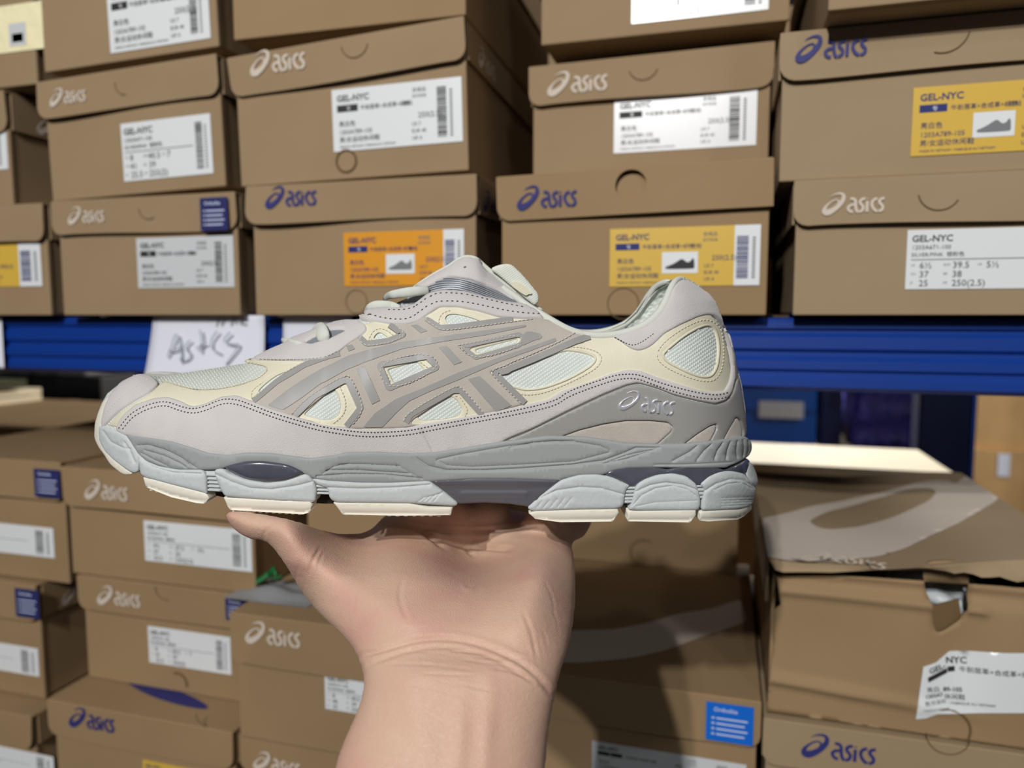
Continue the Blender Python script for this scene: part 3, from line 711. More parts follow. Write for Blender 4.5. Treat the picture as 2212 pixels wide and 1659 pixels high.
folded('cream_sheet', -.01, .335, .625, .85, -.2535, .018, M['cream_sheet'], 'thick cream sheet lying on a carton behind the heel of the sneaker', 'card')
folded('cream_sheet', -2.0, on_y(92, 885, .95)[0], .58, .95, -.2255, .038, M['cream_sheet'], 'folded cream card on a carton under the beam at the left edge', 'card')
folded('cloth', -2.0, on_y(60, 860, .90)[0], .62, .90, -.1875, .026, M['olive'], 'folded olive cloth on top of the cream card at the left edge', 'cloth')
carton('carton', (-1.18, .46, .0005), (-.50, .92, .40), M['card'], 'large carton on the upper shelf behind the left stacks, in shade')  # added behind the stacks to keep rear lamp light out of the gaps
carton('carton', (-.46, .46, .0005), (.30, .92, .40), M['card'], 'large carton on the upper shelf behind the centre stacks, in shade')  # second added blocker, keeps the centre gaps dark
# far rack across the aisle
fr = tag(empty('pallet_rack', (0, 1.9, -1.40)), 'blue rack across the aisle, seen dimly below the beam', 'rack')
FX1 = on_y(2030, 920, 1.86)[0]
for zt in (-.42,):
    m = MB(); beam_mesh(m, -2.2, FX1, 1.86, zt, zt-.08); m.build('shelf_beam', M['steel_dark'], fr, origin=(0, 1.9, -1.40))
    m = MB(); m.box((-2.2, 1.9, zt-.02), (FX1, 2.7, zt)); m.build('deck_board', M['board'], fr, origin=(0, 1.9, -1.40))
for xx, yy in ((FX1, 1.84), (FX1, 2.68), (-2.28, 1.84), (-2.28, 2.68)):
    m = MB(); w, d, t = .09, .07, .003
    m.box((xx, yy, -1.40), (xx+w, yy+t, .9)); m.box((xx, yy, -1.40), (xx+t, yy+d, .9)); m.box((xx+w-t, yy, -1.40), (xx+w, yy+d, .9))
    m.build('upright', M['steel_blue'], fr, origin=(0, 1.9, -1.40))
def fx(u, y, v=920): return on_y(u, v, y)[0]
t0 = tag(empty('storage_tote', (fx(1690, 1.92), 1.92, -.42)), 'blue plastic tote with a white label, right of the sneaker heel under the beam', 'tote')
m = MB(); xa, xb = fx(1560, 1.92), fx(1762, 1.92)
m.box((xa, 1.92, -.42), (xb, 2.35, -.17), .006); m.box((xa-.008, 1.912, -.20), (xb+.008, 2.36, -.165), .004); m.box((xa, 1.916, -.305), (xb, 1.92, -.29)); m.build('tote_body', M['tote'], t0, origin=t0.location)
m = MB(); p = on_y(1640, 866, 1.915); q = on_y(1735, 905, 1.915); m.box((p[0], 1.9145, q[2]), (q[0], 1.916, p[2])); m.build('size_label', M['label_grey'], t0, origin=t0.location)
t1 = tag(empty('film_wrapped_bale', (fx(1880, 1.93), 1.93, -.42)), 'shiny purple film wrapped bale beside the blue tote', 'bale')
xa, xb = fx(1846, 1.93), fx(1975, 1.93); bm = bmesh.new(); bmesh.ops.create_cube(bm, size=1); bmesh.ops.subdivide_edges(bm, edges=list(bm.edges), cuts=7, use_grid_fill=True)
V = []
for qv in bm.verts:
    c = qv.co; w = .012*math.sin(23*c.x+9*c.z)+.010*math.sin(17*c.z-13*c.y)
    V.append(((xa+xb)/2+(xb-xa)*c.x+w*.6, 2.10+.34*c.y+w, -.283+.27*c.z))
bm.verts.index_update(); mesh('bale_film', V, [[x.index for x in t.verts] for t in bm.faces], M['film'], t1, True, origin=t1.location); bm.free()
m = MB(); m.box((fx(1772, 1.95), 1.95, -.42), (fx(1818, 1.95), 2.3, -.16), .004); o = m.build('storage_crate', M['steel_dark'], None, origin=(fx(1798, 1.95), 1.95, -.42)); o.location = (fx(1798, 1.95), 1.95, -.42)
tag(o, 'narrow dark blue crate between the tote and the purple bale', 'crate')
k0 = max(fx(2085, 2.3), FX1+.11)
pal = MB(); pal.box((k0-.02, 2.26, -1.40), (k0+.62, 2.9, -.83), .004); o = pal.build('carton', M['warm_card'], None, origin=(k0+.3, 2.26, -1.40)); o.location = (k0+.3, 2.26, -1.40); tag(o, 'large pale carton on the floor beyond the far rack', 'box')
carton('carton', (k0, 2.28, -.83), (k0+.52, 2.8, -.46), M['warm_card'], 'pale carton with a white slip, lowest in view beyond the rack upright at right')
carton('carton', (k0+.03, 2.30, -.459), (k0+.50, 2.8, -.20), M['warm_card'], 'pale carton on top of another beyond the rack upright at right')
m = MB(); p = on_y(2157, 980, 2.277); q = on_y(2180, 1030, 2.277); m.box((p[0], 2.2765, q[2]), (q[0], 2.2775, p[2])); o = m.build('paper_slip', M['paper'], None, origin=(p[0], 2.277, q[2])); o.location = (p[0], 2.277, q[2]); tag(o, 'white paper slip stuck on the pale carton at far right', 'label')
d0 = fx(-10, 1.95, 830); d1 = fx(185, 1.95, 830)
m = MB(); m.box((d0-.1, 1.93, -.42), (d1+.1, 2.5, -.262), .004); o = m.build('storage_crate', M['dark'], None, origin=(d0, 1.93, -.42)); o.location = (d0, 1.93, -.42); tag(o, 'black crate on the far rack at left, in deep shade', 'crate')
g0 = tag(empty('grey_case', ((d0+d1)/2, 1.95, -.262)), 'dusty grey case on the black crate under the beam at left', 'case')
m = MB(); m.box((d0, 1.95, -.262), (d1, 2.3, -.19), .012); m.build('case_body', M['grey_plastic'], g0, origin=g0.location)
m = MB(); m.tube([((d0+d1)/2-.05, 1.95, -.215), ((d0+d1)/2-.05, 1.93, -.22), ((d0+d1)/2+.05, 1.93, -.22), ((d0+d1)/2+.05, 1.95, -.215)], .007, 8); m.build('handle', M['dark'], g0, True, origin=g0.location)
# ------------------------------------------------------------------ the sneaker
# profile co-ordinates are pixels of the photograph at the shoe's mid plane (1 px = .209 mm); w is the half-breadth towards the viewer
NH = np.array([math.sin(YAW), -math.cos(YAW), 0.0]); DC, PXM = .380, .000209
def S3(u, v, w):
    u, v, w = np.broadcast_arrays(np.asarray(u, float), np.asarray(v, float), np.asarray(w, float))
    r = FW + RT*((u-CX)/FPX)[..., None] - UP*((v-CY)/FPX)[..., None]
    return CAM + r*((DC-w*PXM)/(r@-NH))[..., None]
def mirror(P):
    """reflect points in the shoe's mid plane"""
    P = np.asarray(P, float); k = (P-CAM)@(-NH)-DC; return P+2*k[..., None]*NH
A1z = lambda P: [(180+x/3.687, 740+y/3.687) for x, y in P]
A2z = lambda P: [(540+x/3.352, 520+y/3.352) for x, y in P]
A3z = lambda P: [(1100+x/3.95, 580+y/3.95) for x, y in P]
A4z = lambda P: [(640+x/3.687, 860+y/3.687) for x, y in P]
A5z = lambda P: [(1100+x/3.95, 880+y/3.95) for x, y in P]
def I(x, tab):
    a = np.array(tab, float); return np.interp(x, a[:, 0], a[:, 1])
VT = [(203, 925), (215, 880), (232, 850), (262, 826), (297, 809), (320, 810), (345, 814), (420, 802), (530, 785), (560, 768), (605, 747), (650, 728), (700, 703), (750, 696), (780, 688), (800, 670), (860, 662), (900, 655), (930, 634), (960, 629), (1000, 630), (1050, 643), (1130, 660), (1170, 673), (1200, 688), (1230, 705), (1262, 721), (1310, 726), (1345, 718), (1385, 700), (1415, 672), (1435, 640), (1455, 610), (1475, 598), (1700, 596)]
VB = [(203, 935), (262, 940), (320, 965), (430, 987), (560, 992), (640, 994), (700, 987), (800, 980), (1000, 977), (1100, 957), (1300, 957), (1500, 964), (1650, 955)]
HW = [(203, 246), (560, 246), (700, 240), (850, 216), (1000, 198), (1150, 188), (1300, 182), (1450, 174), (1640, 166)]
RTB = [(203, 0), (545, 0), (620, .20), (760, .30), (900, .34), (1165, .44), (1250, .62), (1310, .70), (1480, .72), (1700, .72)]
UEU = [(560, 1440), (598, 1476), (604, 1490), (618, 1513), (650, 1541), (690, 1557), (720, 1567), (780, 1586), (850, 1601), (900, 1607), (950, 1611), (1000, 1612), (1200, 1612)]
UES = [(800, 1600), (930, 1619), (960, 1623), (985, 1620), (1005, 1626), (1040, 1637), (1060, 1634), (1080, 1626), (1110, 1622), (1140, 1610)]
def toe_f(u): return np.sqrt(np.clip(1-(1-np.clip((u-203)/350, 0.0006, 1))**2.3, 0, 1))
def heel_f(u, v, tab): return np.sqrt(np.clip(1-(1-np.clip((I(v, tab)-u)/140, .0006, 1))**2.2, 0, 1))
def W_up(u, v):
    vt, vb = I(u, VT), I(u, VB); t = np.clip((vb-v)/(vb-vt), 0, 1); rt = I(u, RTB)
    return I(u, HW)*toe_f(u)*heel_f(u, v, UEU)*(rt+(1-rt)*np.sqrt(np.clip(1-t**2.3, 0, 1)))
def W_so(u, v): return (I(u, HW)+9)*toe_f(u)*heel_f(u, v, UES)
def W_heelstrip(u, v): return np.maximum(W_up(u, v), 0)
VTT = [(880, 640), (900, 622), (907, 612), (940, 591), (975, 570), (993, 559), (1011, 554), (1029, 558), (1047, 586), (1077, 610), (1106, 632), (1132, 654), (1170, 680)]
def W_to(u, v):
    vb = I(u, VT)+16; vt = I(u, VTT); t = np.clip((vb-v)/np.maximum(vb-vt, 4), 0, 1)
    return 78*np.sqrt(np.clip(1-t**2.2, 0, 1))*I(u, [(870, .8), (1000, 1), (1180, 1)])
W_flat = lambda k: (lambda u, v: np.full(np.shape(u), float(k)))

S = {}
S['mesh'] = material('white_mesh_textile', (220, 227, 221), .8, .2, bump=('weave', 5.6, .5, .0006))
S['vamp'] = material('vamp_mesh', (212, 217, 208), .8, .2, bump=('weave', 5.2, .5, .0007))
S['cream'] = material('cream_leather', (214, 209, 186), .5, .4, noise=(70, .3, (207, 202, 178)), bump=('noise', 900, .15, .0006))
S['lilac'] = material('lilac_grey_suede', (200, 195, 193), .95, .1, noise=(70, .5, (189, 184, 183)), bump=('noise', 2000, .5, .0005), sheen=.25)
S['taupe'] = material('taupe_suede', (183, 175, 166), .95, .1, noise=(90, .5, (171, 163, 154)), bump=('noise', 2200, .45, .0005), sheen=.2)
S['tpu'] = material('grey_film', (148, 146, 143), .45, .35)
S['tpu2'] = material('grey_heel_film', (148, 146, 142), .38, .45, bump=('noise', 500, .08, .0006))
S['foam'] = material('grey_foam', (150, 154, 153), .6, .3, bump=('noise', 700, .12, .0006))
S['pale'] = material('pale_grey_foam', (188, 194, 194), .6, .3, noise=(60, .3, (184, 190, 190)), bump=('noise', 420, .22, .0009))
S['gel'] = material('smoky_gel', (88, 90, 102), .16, .6, coat=.5, noise=(34, .7, (58, 60, 70)))
S['truss'] = material('dark_shank', (88, 87, 93), .28, .5, coat=.3)
S['rubber'] = material('cream_rubber', (222, 217, 202), .6, .3, bump=('noise', 300, .08, .0005))
S['under'] = material('dark_outsole', (52, 46, 44), .8, .2)
S['lace'] = material('lace', (224, 226, 216), .85, .2, bump=('weave', 9, .35, .0005))
S['rib'] = material('silver_rib', (150, 154, 160), .38, .5, metal=.35)
S['silver'] = material('silver_print', (214, 216, 222), .25, .6, metal=.55)
S['lining'] = material('lining', (226, 231, 224), .9, .1, bump=('voronoi', 12, .7, .0010))
S['thread'] = material('thread', (132, 127, 124), .8, .2)
S['thread_c'] = material('thread_cream', (206, 196, 172), .8, .2)
S['thread_s'] = material('thread_pale', (196, 192, 186), .7, .3)
S['hole'] = material('needle_hole', (84, 78, 78), .9, .1)

base = S3(930, 1128, 0); shoe = tag(empty('sneaker', tuple(base)), 'grey, cream and lilac suede running sneaker resting on an open palm', 'sneaker')
O3 = np.array(base)

def S3n(u, v, W, h):
    """points h px out from surface W along its normal"""
    u, v = np.asarray(u, float), np.asarray(v, float); e = 1.0
    du = (W(u+e, v)-W(u-e, v))/(2*e); dv = (W(u, v+e)-W(u, v-e))/(2*e); L = np.sqrt(1+du**2+dv**2)
    return S3(u-du/L*h, v-dv/L*h, W(u, v)+h/L)
def panel(name, poly, h, m, W=W_up, holes=(), bevel=5.0, step=9.0, smooth=1, solid=False, far=False, grooves=(), relief=None, parent=None, sink=3.0, edge=5.0, wscale=1.0, uvs=.01, kind=None):
    """a piece of the shoe: outline (with holes) laid on the shoe's side surface W, standing h px proud with rounded edges.
    solid: a block running through to the far side; else a shell with its mirror piece on the far side."""
    soft = lambda q: resample(chaikin(resample(q, 16.0 if bevel >= 2.5 and q is poly else 8.0), 2) if smooth == 1 else chaikin(q, smooth) if smooth else np.asarray(q, float), edge)
    lo = [soft(poly)]+[soft(q) for q in holes]
    a, b = lo[0].min(0), lo[0].max(0)
    gx, gy = np.meshgrid(np.arange(a[0], b[0]+step, step), np.arange(a[1], b[1]+step, step*.866)); gx[1::2] += step/2
    ex = [np.stack([gx.ravel(), gy.ravel()], 1)]; mind = [bevel*1.35]
    for d in ((bevel*.35, bevel) if bevel >= 2.5 else (.9,)):
        for q in lo:
            t = np.roll(q, -1, 0)-np.roll(q, 1, 0); t /= np.linalg.norm(t, axis=1)[:, None]+1e-9; nn = np.stack([-t[:, 1], t[:, 0]], 1)
            ex += [q+nn*d, q-nn*d]; mind += [d*.93]*2
    for gl, gw, gd in grooves:
        q = resample(gl, 4.0, False); t = np.gradient(q, axis=0); t /= np.linalg.norm(t, axis=1)[:, None]+1e-9; nn = np.stack([-t[:, 1], t[:, 0]], 1)
        for k in (-1.6, -.8, 0, .8, 1.6): ex.append(q+nn*k*gw); mind.append(1.0)
    pts = []
    for e, md in zip(ex, mind):
        e = e[inside(e, lo)]
        if not len(e): continue
        d = np.min([seg_dist(e, q) for q in lo], 0); pts.append(e[d > md])
    pts = np.vstack(pts) if pts else np.zeros((0, 2))
    # thin out points that nearly coincide
    key = np.round(pts/1.1).astype(int); _, ix = np.unique(key, axis=0, return_index=True); pts = pts[np.sort(ix)]
    v, f = fill(lo, pts)
    d = np.min([seg_dist(v, q) for q in lo], 0); q = np.clip(d/bevel, 0, 1)
    crisp = bevel < 2.5 and not solid and sink > 0
    hh = np.full(len(v), float(h)) if crisp else np.where(d < 1e-3, -sink if not solid else h-bevel*.8, h-(bevel*.8 if solid else min(h*.75, bevel*.85))*(1-q)**2)
    for gl, gw, gd in grooves: hh = hh-gd*np.exp(-(seg_dist(v, gl, False)/gw)**2)
    if relief: hh = hh+relief(v[:, 0], v[:, 1])*q
    w = W(v[:, 0], v[:, 1])*wscale; e = 1.0
    du = (W(v[:, 0]+e, v[:, 1])-W(v[:, 0]-e, v[:, 1]))*wscale/(2*e); dv = (W(v[:, 0], v[:, 1]+e)-W(v[:, 0], v[:, 1]-e))*wscale/(2*e)
    L = np.sqrt(1+du**2+dv**2); nx, ny, nz = -du/L, -dv/L, 1/L
    near = S3(v[:, 0]+nx*hh, v[:, 1]+ny*hh, w+nz*hh)
    uv = v*uvs; V = near; n = len(v); F = []
    # make the near side face the viewer
    s = np.cross(v[f[:, 1]]-v[f[:, 0]], v[f[:, 2]]-v[f[:, 0]]); f = np.where((s > 0)[:, None], f[:, ::-1], f)
    F = [tuple(t) for t in f]
    if crisp:         # upright cut edge with its own vertices, so the top stays flat
        er = rim(f); bi = sorted({a for e_ in er for a in e_}); mp = {a: n+i for i, a in enumerate(bi)}; k_ = len(bi); b_ = np.array(bi)
        lowv = S3(v[b_, 0]-nx[b_]*sink, v[b_, 1]-ny[b_]*sink, w[b_]-nz[b_]*sink)
        V = np.vstack([near, near[b_], lowv]); uv = np.vstack([uv, uv[b_], uv[b_]])
        F += [(mp[b], mp[a], mp[a]+k_, mp[b]+k_) for a, b in er]
    if solid:
        fs_ = mirror(near); V = np.vstack([near, fs_]); uv = np.vstack([uv, uv])
        F += [tuple(t[::-1]+n) for t in f]+[(b_, a_, a_+n, b_+n) for a_, b_ in rim(f)]
    o = mesh(name, V, F, m, parent or shoe, True, uv, O3)
    if far and not solid:
        mesh(name, mirror(near), f[:, ::-1], m, parent or shoe, True, uv, O3)
    if kind: o['kind'] = kind
    return o
def ribbon(line, w, n=2, closed=False):
    c = resample(chaikin(resample(line, 9.0, closed), 2, closed) if n == 1 else chaikin(line, n, closed), 5, closed) if n else resample(line, 5, closed)
    v, _ = stroke(c, w, closed); k = len(c)
    return (v[:k], v[k:][::-1]) if closed else np.vstack([v[:k], v[k:][::-1]])
def band(name, line, w, h, m, closed=False, n=1, **k):
    r = ribbon(line, w, n, closed)
    if closed:
        a, b = r
        if abs(np.sum(a[:, 0]*np.roll(a[:, 1], -1)-a[:, 1]*np.roll(a[:, 0], -1))) < abs(np.sum(b[:, 0]*np.roll(b[:, 1], -1)-b[:, 1]*np.roll(b[:, 0], -1))): a, b = b, a
        return panel(name, a, h, m, holes=(b,), smooth=0, **k)
    return panel(name, r, h, m, smooth=0, **k)
def stitches(name, lines, m, h=3.6, pitch=7.4, ln=4.6, r=1.15, W=W_up, parent=None):
    """a run of separate short threads lying in the leather"""
    mb = MB()
    for l in lines:
        closed = len(l) == 2 and l[1] == 'loop'; l = l[0] if closed else l
        c = resample(chaikin(l, 2, closed), 1.2, closed); s = np.concatenate([[0], np.cumsum(np.linalg.norm(np.diff(c, axis=0), axis=1))])
        t = 1.0
        while t+ln < s[-1]:
            q = np.array([[np.interp(t+ln*k, s, c[:, 0]), np.interp(t+ln*k, s, c[:, 1])] for k in (0, .3, .7, 1)])
            p = S3n(q[:, 0], q[:, 1], W, h+np.array([-1.2, .4, .4, -1.2]))
            mb.tube(p, r*PXM, 5); t += pitch
    return tag(mb.build(name, m, parent or shoe, True, O3), kind='stuff')

# -- sole ------------------------------------------------------------------
core = A1z([(150, 700), (260, 720), (420, 760), (520, 790)])+[(430, 985), (640, 1000), (1000, 990), (1300, 975), (1600, 968), (1610, 1010), (1605, 1085), (1380, 1092), (1180, 1080), (1100, 1060), (960, 1060), (930, 1085), (700, 1088), (480, 1074), (420, 1058), (330, 1035), (290, 1012), (255, 985), (230, 950)]
panel('outsole_plate', core, 0, S['under'], W_so, wscale=.86, bevel=3, solid=True, step=22)
carrier = A1z([(330, 715), (390, 735), (550, 760), (700, 785), (850, 830), (1000, 880), (1150, 895), (1300, 875), (1500, 880), (1800, 920), (2000, 895)])+A4z([(400, 430), (640, 425), (900, 440), (1100, 430), (1300, 400), (1600, 350), (2000, 300)])+A5z([(450, 245), (650, 250), (850, 280), (1000, 305), (1250, 315), (1500, 310), (1750, 285), (2020, 248), (2062, 290), (2072, 345), (2050, 410), (1960, 470), (1880, 500), (1850, 515), (1600, 520), (1300, 515), (1020, 520), (900, 540), (800, 575), (600, 582), (440, 615)])+A4z([(2110, 660), (1700, 645), (1400, 645), (1100, 665), (1000, 668), (700, 680), (500, 678), (250, 662), (150, 640)])+A1z([(1840, 1085), (1770, 1050), (1650, 990), (1450, 955), (1300, 955), (1120, 1000), (1040, 1015), (900, 1015), (750, 1012), (600, 982), (500, 942), (425, 870), (380, 800)])
gr = [(A1z([(440, 820), (520, 815), (640, 850), (760, 910), (900, 995)]), 1.6, 4), (A1z([(500, 860), (640, 900), (780, 965), (820, 995)]), 1.5, 3.5), (A1z([(560, 830), (700, 870), (800, 925), (870, 985)]), 1.3, 3), (A1z([(470, 880), (560, 930), (680, 985)]), 1.5, 3.5),
      (A4z([(340, 530), (500, 525), (820, 540)]), 1.4, 3), (A4z([(240, 575), (500, 575), (900, 600)]), 1.6, 4), (A4z([(160, 622), (400, 605), (700, 608), (1000, 640)]), 1.6, 4), (A4z([(210, 600), (300, 545), (420, 520)]), 1.6, 2), (A4z([(800, 535), (900, 590), (1000, 645)]), 1.6, 2),
      (A4z([(960, 480), (1050, 540), (1200, 575), (1500, 575), (1800, 560), (2212, 530)])+A5z([(600, 480), (800, 455), (980, 390), (1080, 345), (1280, 345)]), 1.8, 4.5), (A4z([(1120, 490), (1200, 535), (1400, 548), (1800, 530), (2212, 505)])+A5z([(700, 425), (850, 385), (855, 370), (780, 330), (600, 300), (400, 285), (200, 300), (0, 345)]), 1.4, 2.6),
      (A4z([(1120, 490), (1300, 450), (1700, 380), (2000, 345), (2212, 340)]), 1.4, 2.4), (A5z([(850, 460), (1000, 410), (1200, 365)]), 1.3, 2.6), (A5z([(800, 480), (1000, 440), (1150, 390), (1250, 355)]), 1.3, 2.6),
      (A5z([(1240, 490), (1500, 488), (1900, 470)]), 1.6, 3)]
for a in ([(1600, 330), (1540, 380), (1400, 455)], [(1720, 315), (1660, 370), (1600, 450)], [(1815, 305), (1770, 370), (1750, 430)], [(1880, 295), (1855, 360), (1845, 440)], [(1940, 285), (1930, 360), (1935, 430)], [(1990, 275), (1995, 350), (1985, 420)], [(2030, 280), (2035, 340), (2020, 400)]):
    gr.append((A5z(a), 1.7, 4))
panel('midsole_carrier', carrier, 4, S['foam'], W_so, bevel=5, solid=True, grooves=gr, step=10)
panel('toe_bumper', A1z([(235, 400), (160, 470), (118, 560), (92, 650), (88, 760), (118, 830), (160, 885), (215, 972), (300, 1042), (342, 1058), (405, 1046), (345, 990), (250, 920), (195, 860), (155, 790), (142, 700), (148, 650), (165, 580), (195, 490), (245, 410)]), 3, S['rubber'], lambda u, v: np.maximum(W_up(u, v)+4, 8), bevel=4, solid=True, step=7)
blk = {}
pg = lambda P, w=1.7, d=4: (P, w, d)
blocks = [('A', A1z([(135, 655), (200, 678), (265, 700), (335, 730), (385, 790), (432, 870), (455, 925), (445, 1000), (440, 1032), (400, 1045), (330, 1000), (240, 930), (175, 865), (135, 790), (128, 700)]), [pg(A1z([(170, 700), (230, 790), (330, 840), (385, 850)]), 2, 3), pg(A1z([(340, 800), (385, 880), (420, 960)]), 2.5, 5)]),
 ('B', A1z([(425, 872), (500, 945), (600, 985), (760, 1012), (955, 1012), (985, 1060), (990, 1212), (960, 1197), (700, 1132), (500, 1076), (458, 1052), (450, 980)]), [pg(A1z([(470, 930), (560, 990), (720, 1035), (940, 1045)]), 2, 3)]),
 ('C', A1z([(1040, 1012), (1110, 1000), (1160, 1040), (1300, 1092), (1460, 1117), (1600, 1102), (1770, 1045), (1805, 1062), (1842, 1112), (1862, 1165), (1852, 1272), (1560, 1262), (1130, 1227), (1100, 1180), (1058, 1080)]), [pg(A1z([(1060, 1050), (1180, 1110), (1330, 1160), (1500, 1170), (1700, 1140), (1820, 1110)]), 2, 3.5)]),
 ('D', A4z([(120, 640), (250, 655), (500, 670), (750, 672), (1060, 657), (1100, 690), (1200, 762), (1290, 835), (1272, 862), (900, 838), (320, 832), (262, 800), (255, 720), (170, 690)]), [pg(A4z([(250, 712), (500, 722), (800, 712), (1060, 690)]), 2, 3.5)]+[pg(A4z([(960+k*45, 830-k*4), (1020+k*40, 790-k*8), (1120+k*22, 780-k*16)]), 1.4, 1.4) for k in range(4)]),
 ('E', A5z([(150, 858), (230, 782), (440, 620), (600, 572), (740, 568), (880, 598), (990, 648), (1032, 668), (1000, 700), (985, 760), (976, 842), (920, 867), (600, 872), (200, 887)]), [pg(A5z([(230, 790), (400, 710), (600, 680), (780, 690), (980, 745)]), 2, 3.5)]+[pg(A5z([(230+k*60, 860-k*3), (280+k*62, 800-k*6)]), 1.3, 1.3) for k in range(5)]),
 ('F', A5z([(1008, 872), (1040, 830), (1062, 740), (1082, 660), (1150, 615), (1270, 573), (1400, 563), (1512, 588), (1592, 650), (1612, 700), (1632, 780), (1626, 862), (1590, 882), (1100, 882)]), [pg(A5z([(1080, 720), (1200, 665), (1330, 642), (1480, 660), (1605, 705)]), 2, 3.5), pg(A5z([(1060, 830), (1130, 750), (1250, 690), (1400, 668), (1520, 700), (1610, 770)]), 1.6, 2), pg(A5z([(1080, 845), (1250, 810), (1600, 795)]), 1.5, 1.4)]),
 ('G', A5z([(1636, 882), (1642, 800), (1667, 700), (1622, 655), (1700, 588), (1800, 548), (1900, 543), (2000, 568), (2062, 640), (2104, 690), (2088, 762), (2062, 842), (1950, 872), (1700, 882)]), [pg(A5z([(1670, 710), (1760, 650), (1880, 615), (1990, 625), (2085, 680)]), 2, 3.5), pg(A5z([(1750, 700), (1850, 650), (1960, 640), (2060, 690)]), 1.5, 1.6)]+[pg(A5z([(1800, 770+k*24), (2075, 755+k*24)]), 1.1, .9) for k in range(4)])]
for k, P, G in blocks: panel('foam_pod', P, 6, S['pale'], W_so, bevel=6, solid=True, grooves=G, step=9)
panel('heel_foam', A5z([(2040, 450), (2082, 495), (2116, 580), (2122, 640), (2102, 692), (2055, 630), (2015, 560)]), 3, S['pale'], W_so, bevel=4, solid=True)
# ribbed bridges between the pods
panel('rib_backing', A1z([(960, 1000), (1090, 1000), (1110, 1190), (960, 1190)]), -5, S['pale'], W_so, bevel=2, solid=True, smooth=0, step=14)
panel('rib_backing', A1z([(1820, 1050), (2000, 1060), (2000, 1215), (1835, 1180)]), -5, S['pale'], W_so, bevel=2, solid=True, smooth=0, step=14)
panel('rib_backing', A5z([(960, 680), (1090, 680), (1090, 820), (960, 820)]), -5, S['pale'], W_so, bevel=2, solid=True, smooth=0, step=14)
panel('rib_backing', A5z([(1590, 660), (1680, 660), (1680, 780), (1590, 780)]), -5, S['pale'], W_so, bevel=2, solid=True, smooth=0, step=14)
for x0, x1, ys in ((975, 1085, [1055, 1085, 1115, 1145, 1175]), (1850, 1990, [1090, 1118, 1146, 1174, 1200])):
    for y in ys: panel('bridge_rib', A1z([(x0, y-10), (x1, y-4), (x1+4, y+12), (x0, y+7)]), 1, S['pale'], W_so, bevel=2, solid=True, smooth=0, step=12)
for x0, x1, ys in ((985, 1085, [690, 720, 750, 780, 806]), (1600, 1672, [672, 705, 738, 768])):
    for y in ys: panel('bridge_rib', A5z([(x0, y-10), (x1, y-12), (x1, y+8), (x0, y+10)]), 1, S['pale'], W_so, bevel=2, solid=True, smooth=0, step=12)
panel('gel_window', A1z([(1108, 987), (1200, 958), (1320, 933), (1460, 935), (1620, 958), (1700, 993), (1775, 1037), (1680, 1088), (1580, 1112), (1450, 1114), (1300, 1089), (1180, 1032)]), 8, S['gel'], W_so, bevel=10, solid=True, smooth=2)
panel('gel_window', A5z([(800, 567), (900, 508), (1020, 478), (1150, 478), (1260, 500), (1340, 530), (1430, 500), (1560, 478), (1680, 478), (1760, 498), (1850, 535), (1950, 478), (2045, 425), (2075, 480), (2035, 580), (1900, 570), (1760, 585), (1640, 680), (1610, 680), (1560, 655), (1480, 590), (1380, 575), (1200, 605), (1060, 680), (1020, 680), (960, 630), (880, 600)]), 2, S['gel'], W_so, bevel=7, solid=True, smooth=1)
tr = panel('arch_shank', A4z([(1062, 655), (1150, 643), (1400, 628), (1800, 628), (2120, 643), (1990, 750), (1862, 866), (1700, 842), (1500, 832), (1300, 842), (1260, 820), (1200, 755), (1130, 700)]), 2, S['truss'], W_so, bevel=4, solid=True, smooth=0, relief=lambda u, v: 3.5*np.exp(-((v-(860+668/3.687))/4.0)**2)+2.5*np.exp(-((v-(860+765/3.687))/4.5)**2)*((u > 995) & (u < 1140))-1.5*np.exp(-((v-(860+715/3.687))/6)**2), step=5)
pads = [(A1z([(478, 1074), (560, 1088), (900, 1178), (982, 1198), (1008, 1238), (965, 1284), (900, 1278), (700, 1232), (500, 1152)]), 7),
 (A1z([(1118, 1233), (1500, 1252), (1800, 1262), (1828, 1288), (1802, 1352), (1750, 1368), (1170, 1333), (1148, 1302)]), 7),
 (A4z([(296, 832), (900, 838), (1050, 868), (1244, 868), (1232, 932), (1090, 935), (800, 937), (370, 927)]), 7), (A5z([(166, 903), (230, 883), (600, 872), (924, 866), (938, 900), (882, 974), (440, 980), (222, 952)]), 7),
 (A5z([(1008, 878), (1100, 883), (1592, 870), (1592, 922), (1542, 982), (1012, 972)]), 7), (A5z([(1622, 888), (1700, 883), (1950, 868), (2062, 818), (2068, 870), (2000, 932), (1950, 957), (1700, 974), (1625, 967)]), 7)]
def tread(u, v): return -10.0*np.clip((v-I(u, TV))/13, 0, 1)
for P, b in pads:
    p = np.array(P); TV = [(a, bb) for a, bb in zip(np.linspace(p[:, 0].min(), p[:, 0].max(), 9), [0]*9)]
    us = np.linspace(p[:, 0].min()+4, p[:, 0].max()-4, 24); q = resample(p, 2); mids = []
    for x in us:
        vv = q[np.abs(q[:, 0]-x) < 4][:, 1]; mids.append((vv.min()+vv.max())/2+2 if len(vv) else p[:, 1].mean())
    TV = list(zip(us, mids))
    panel('outsole_pad', P, 3, S['rubber'], W_so, bevel=3, solid=True, smooth=0, relief=tread, step=6)
mb = MB()       # saw-tooth lugs under the pads
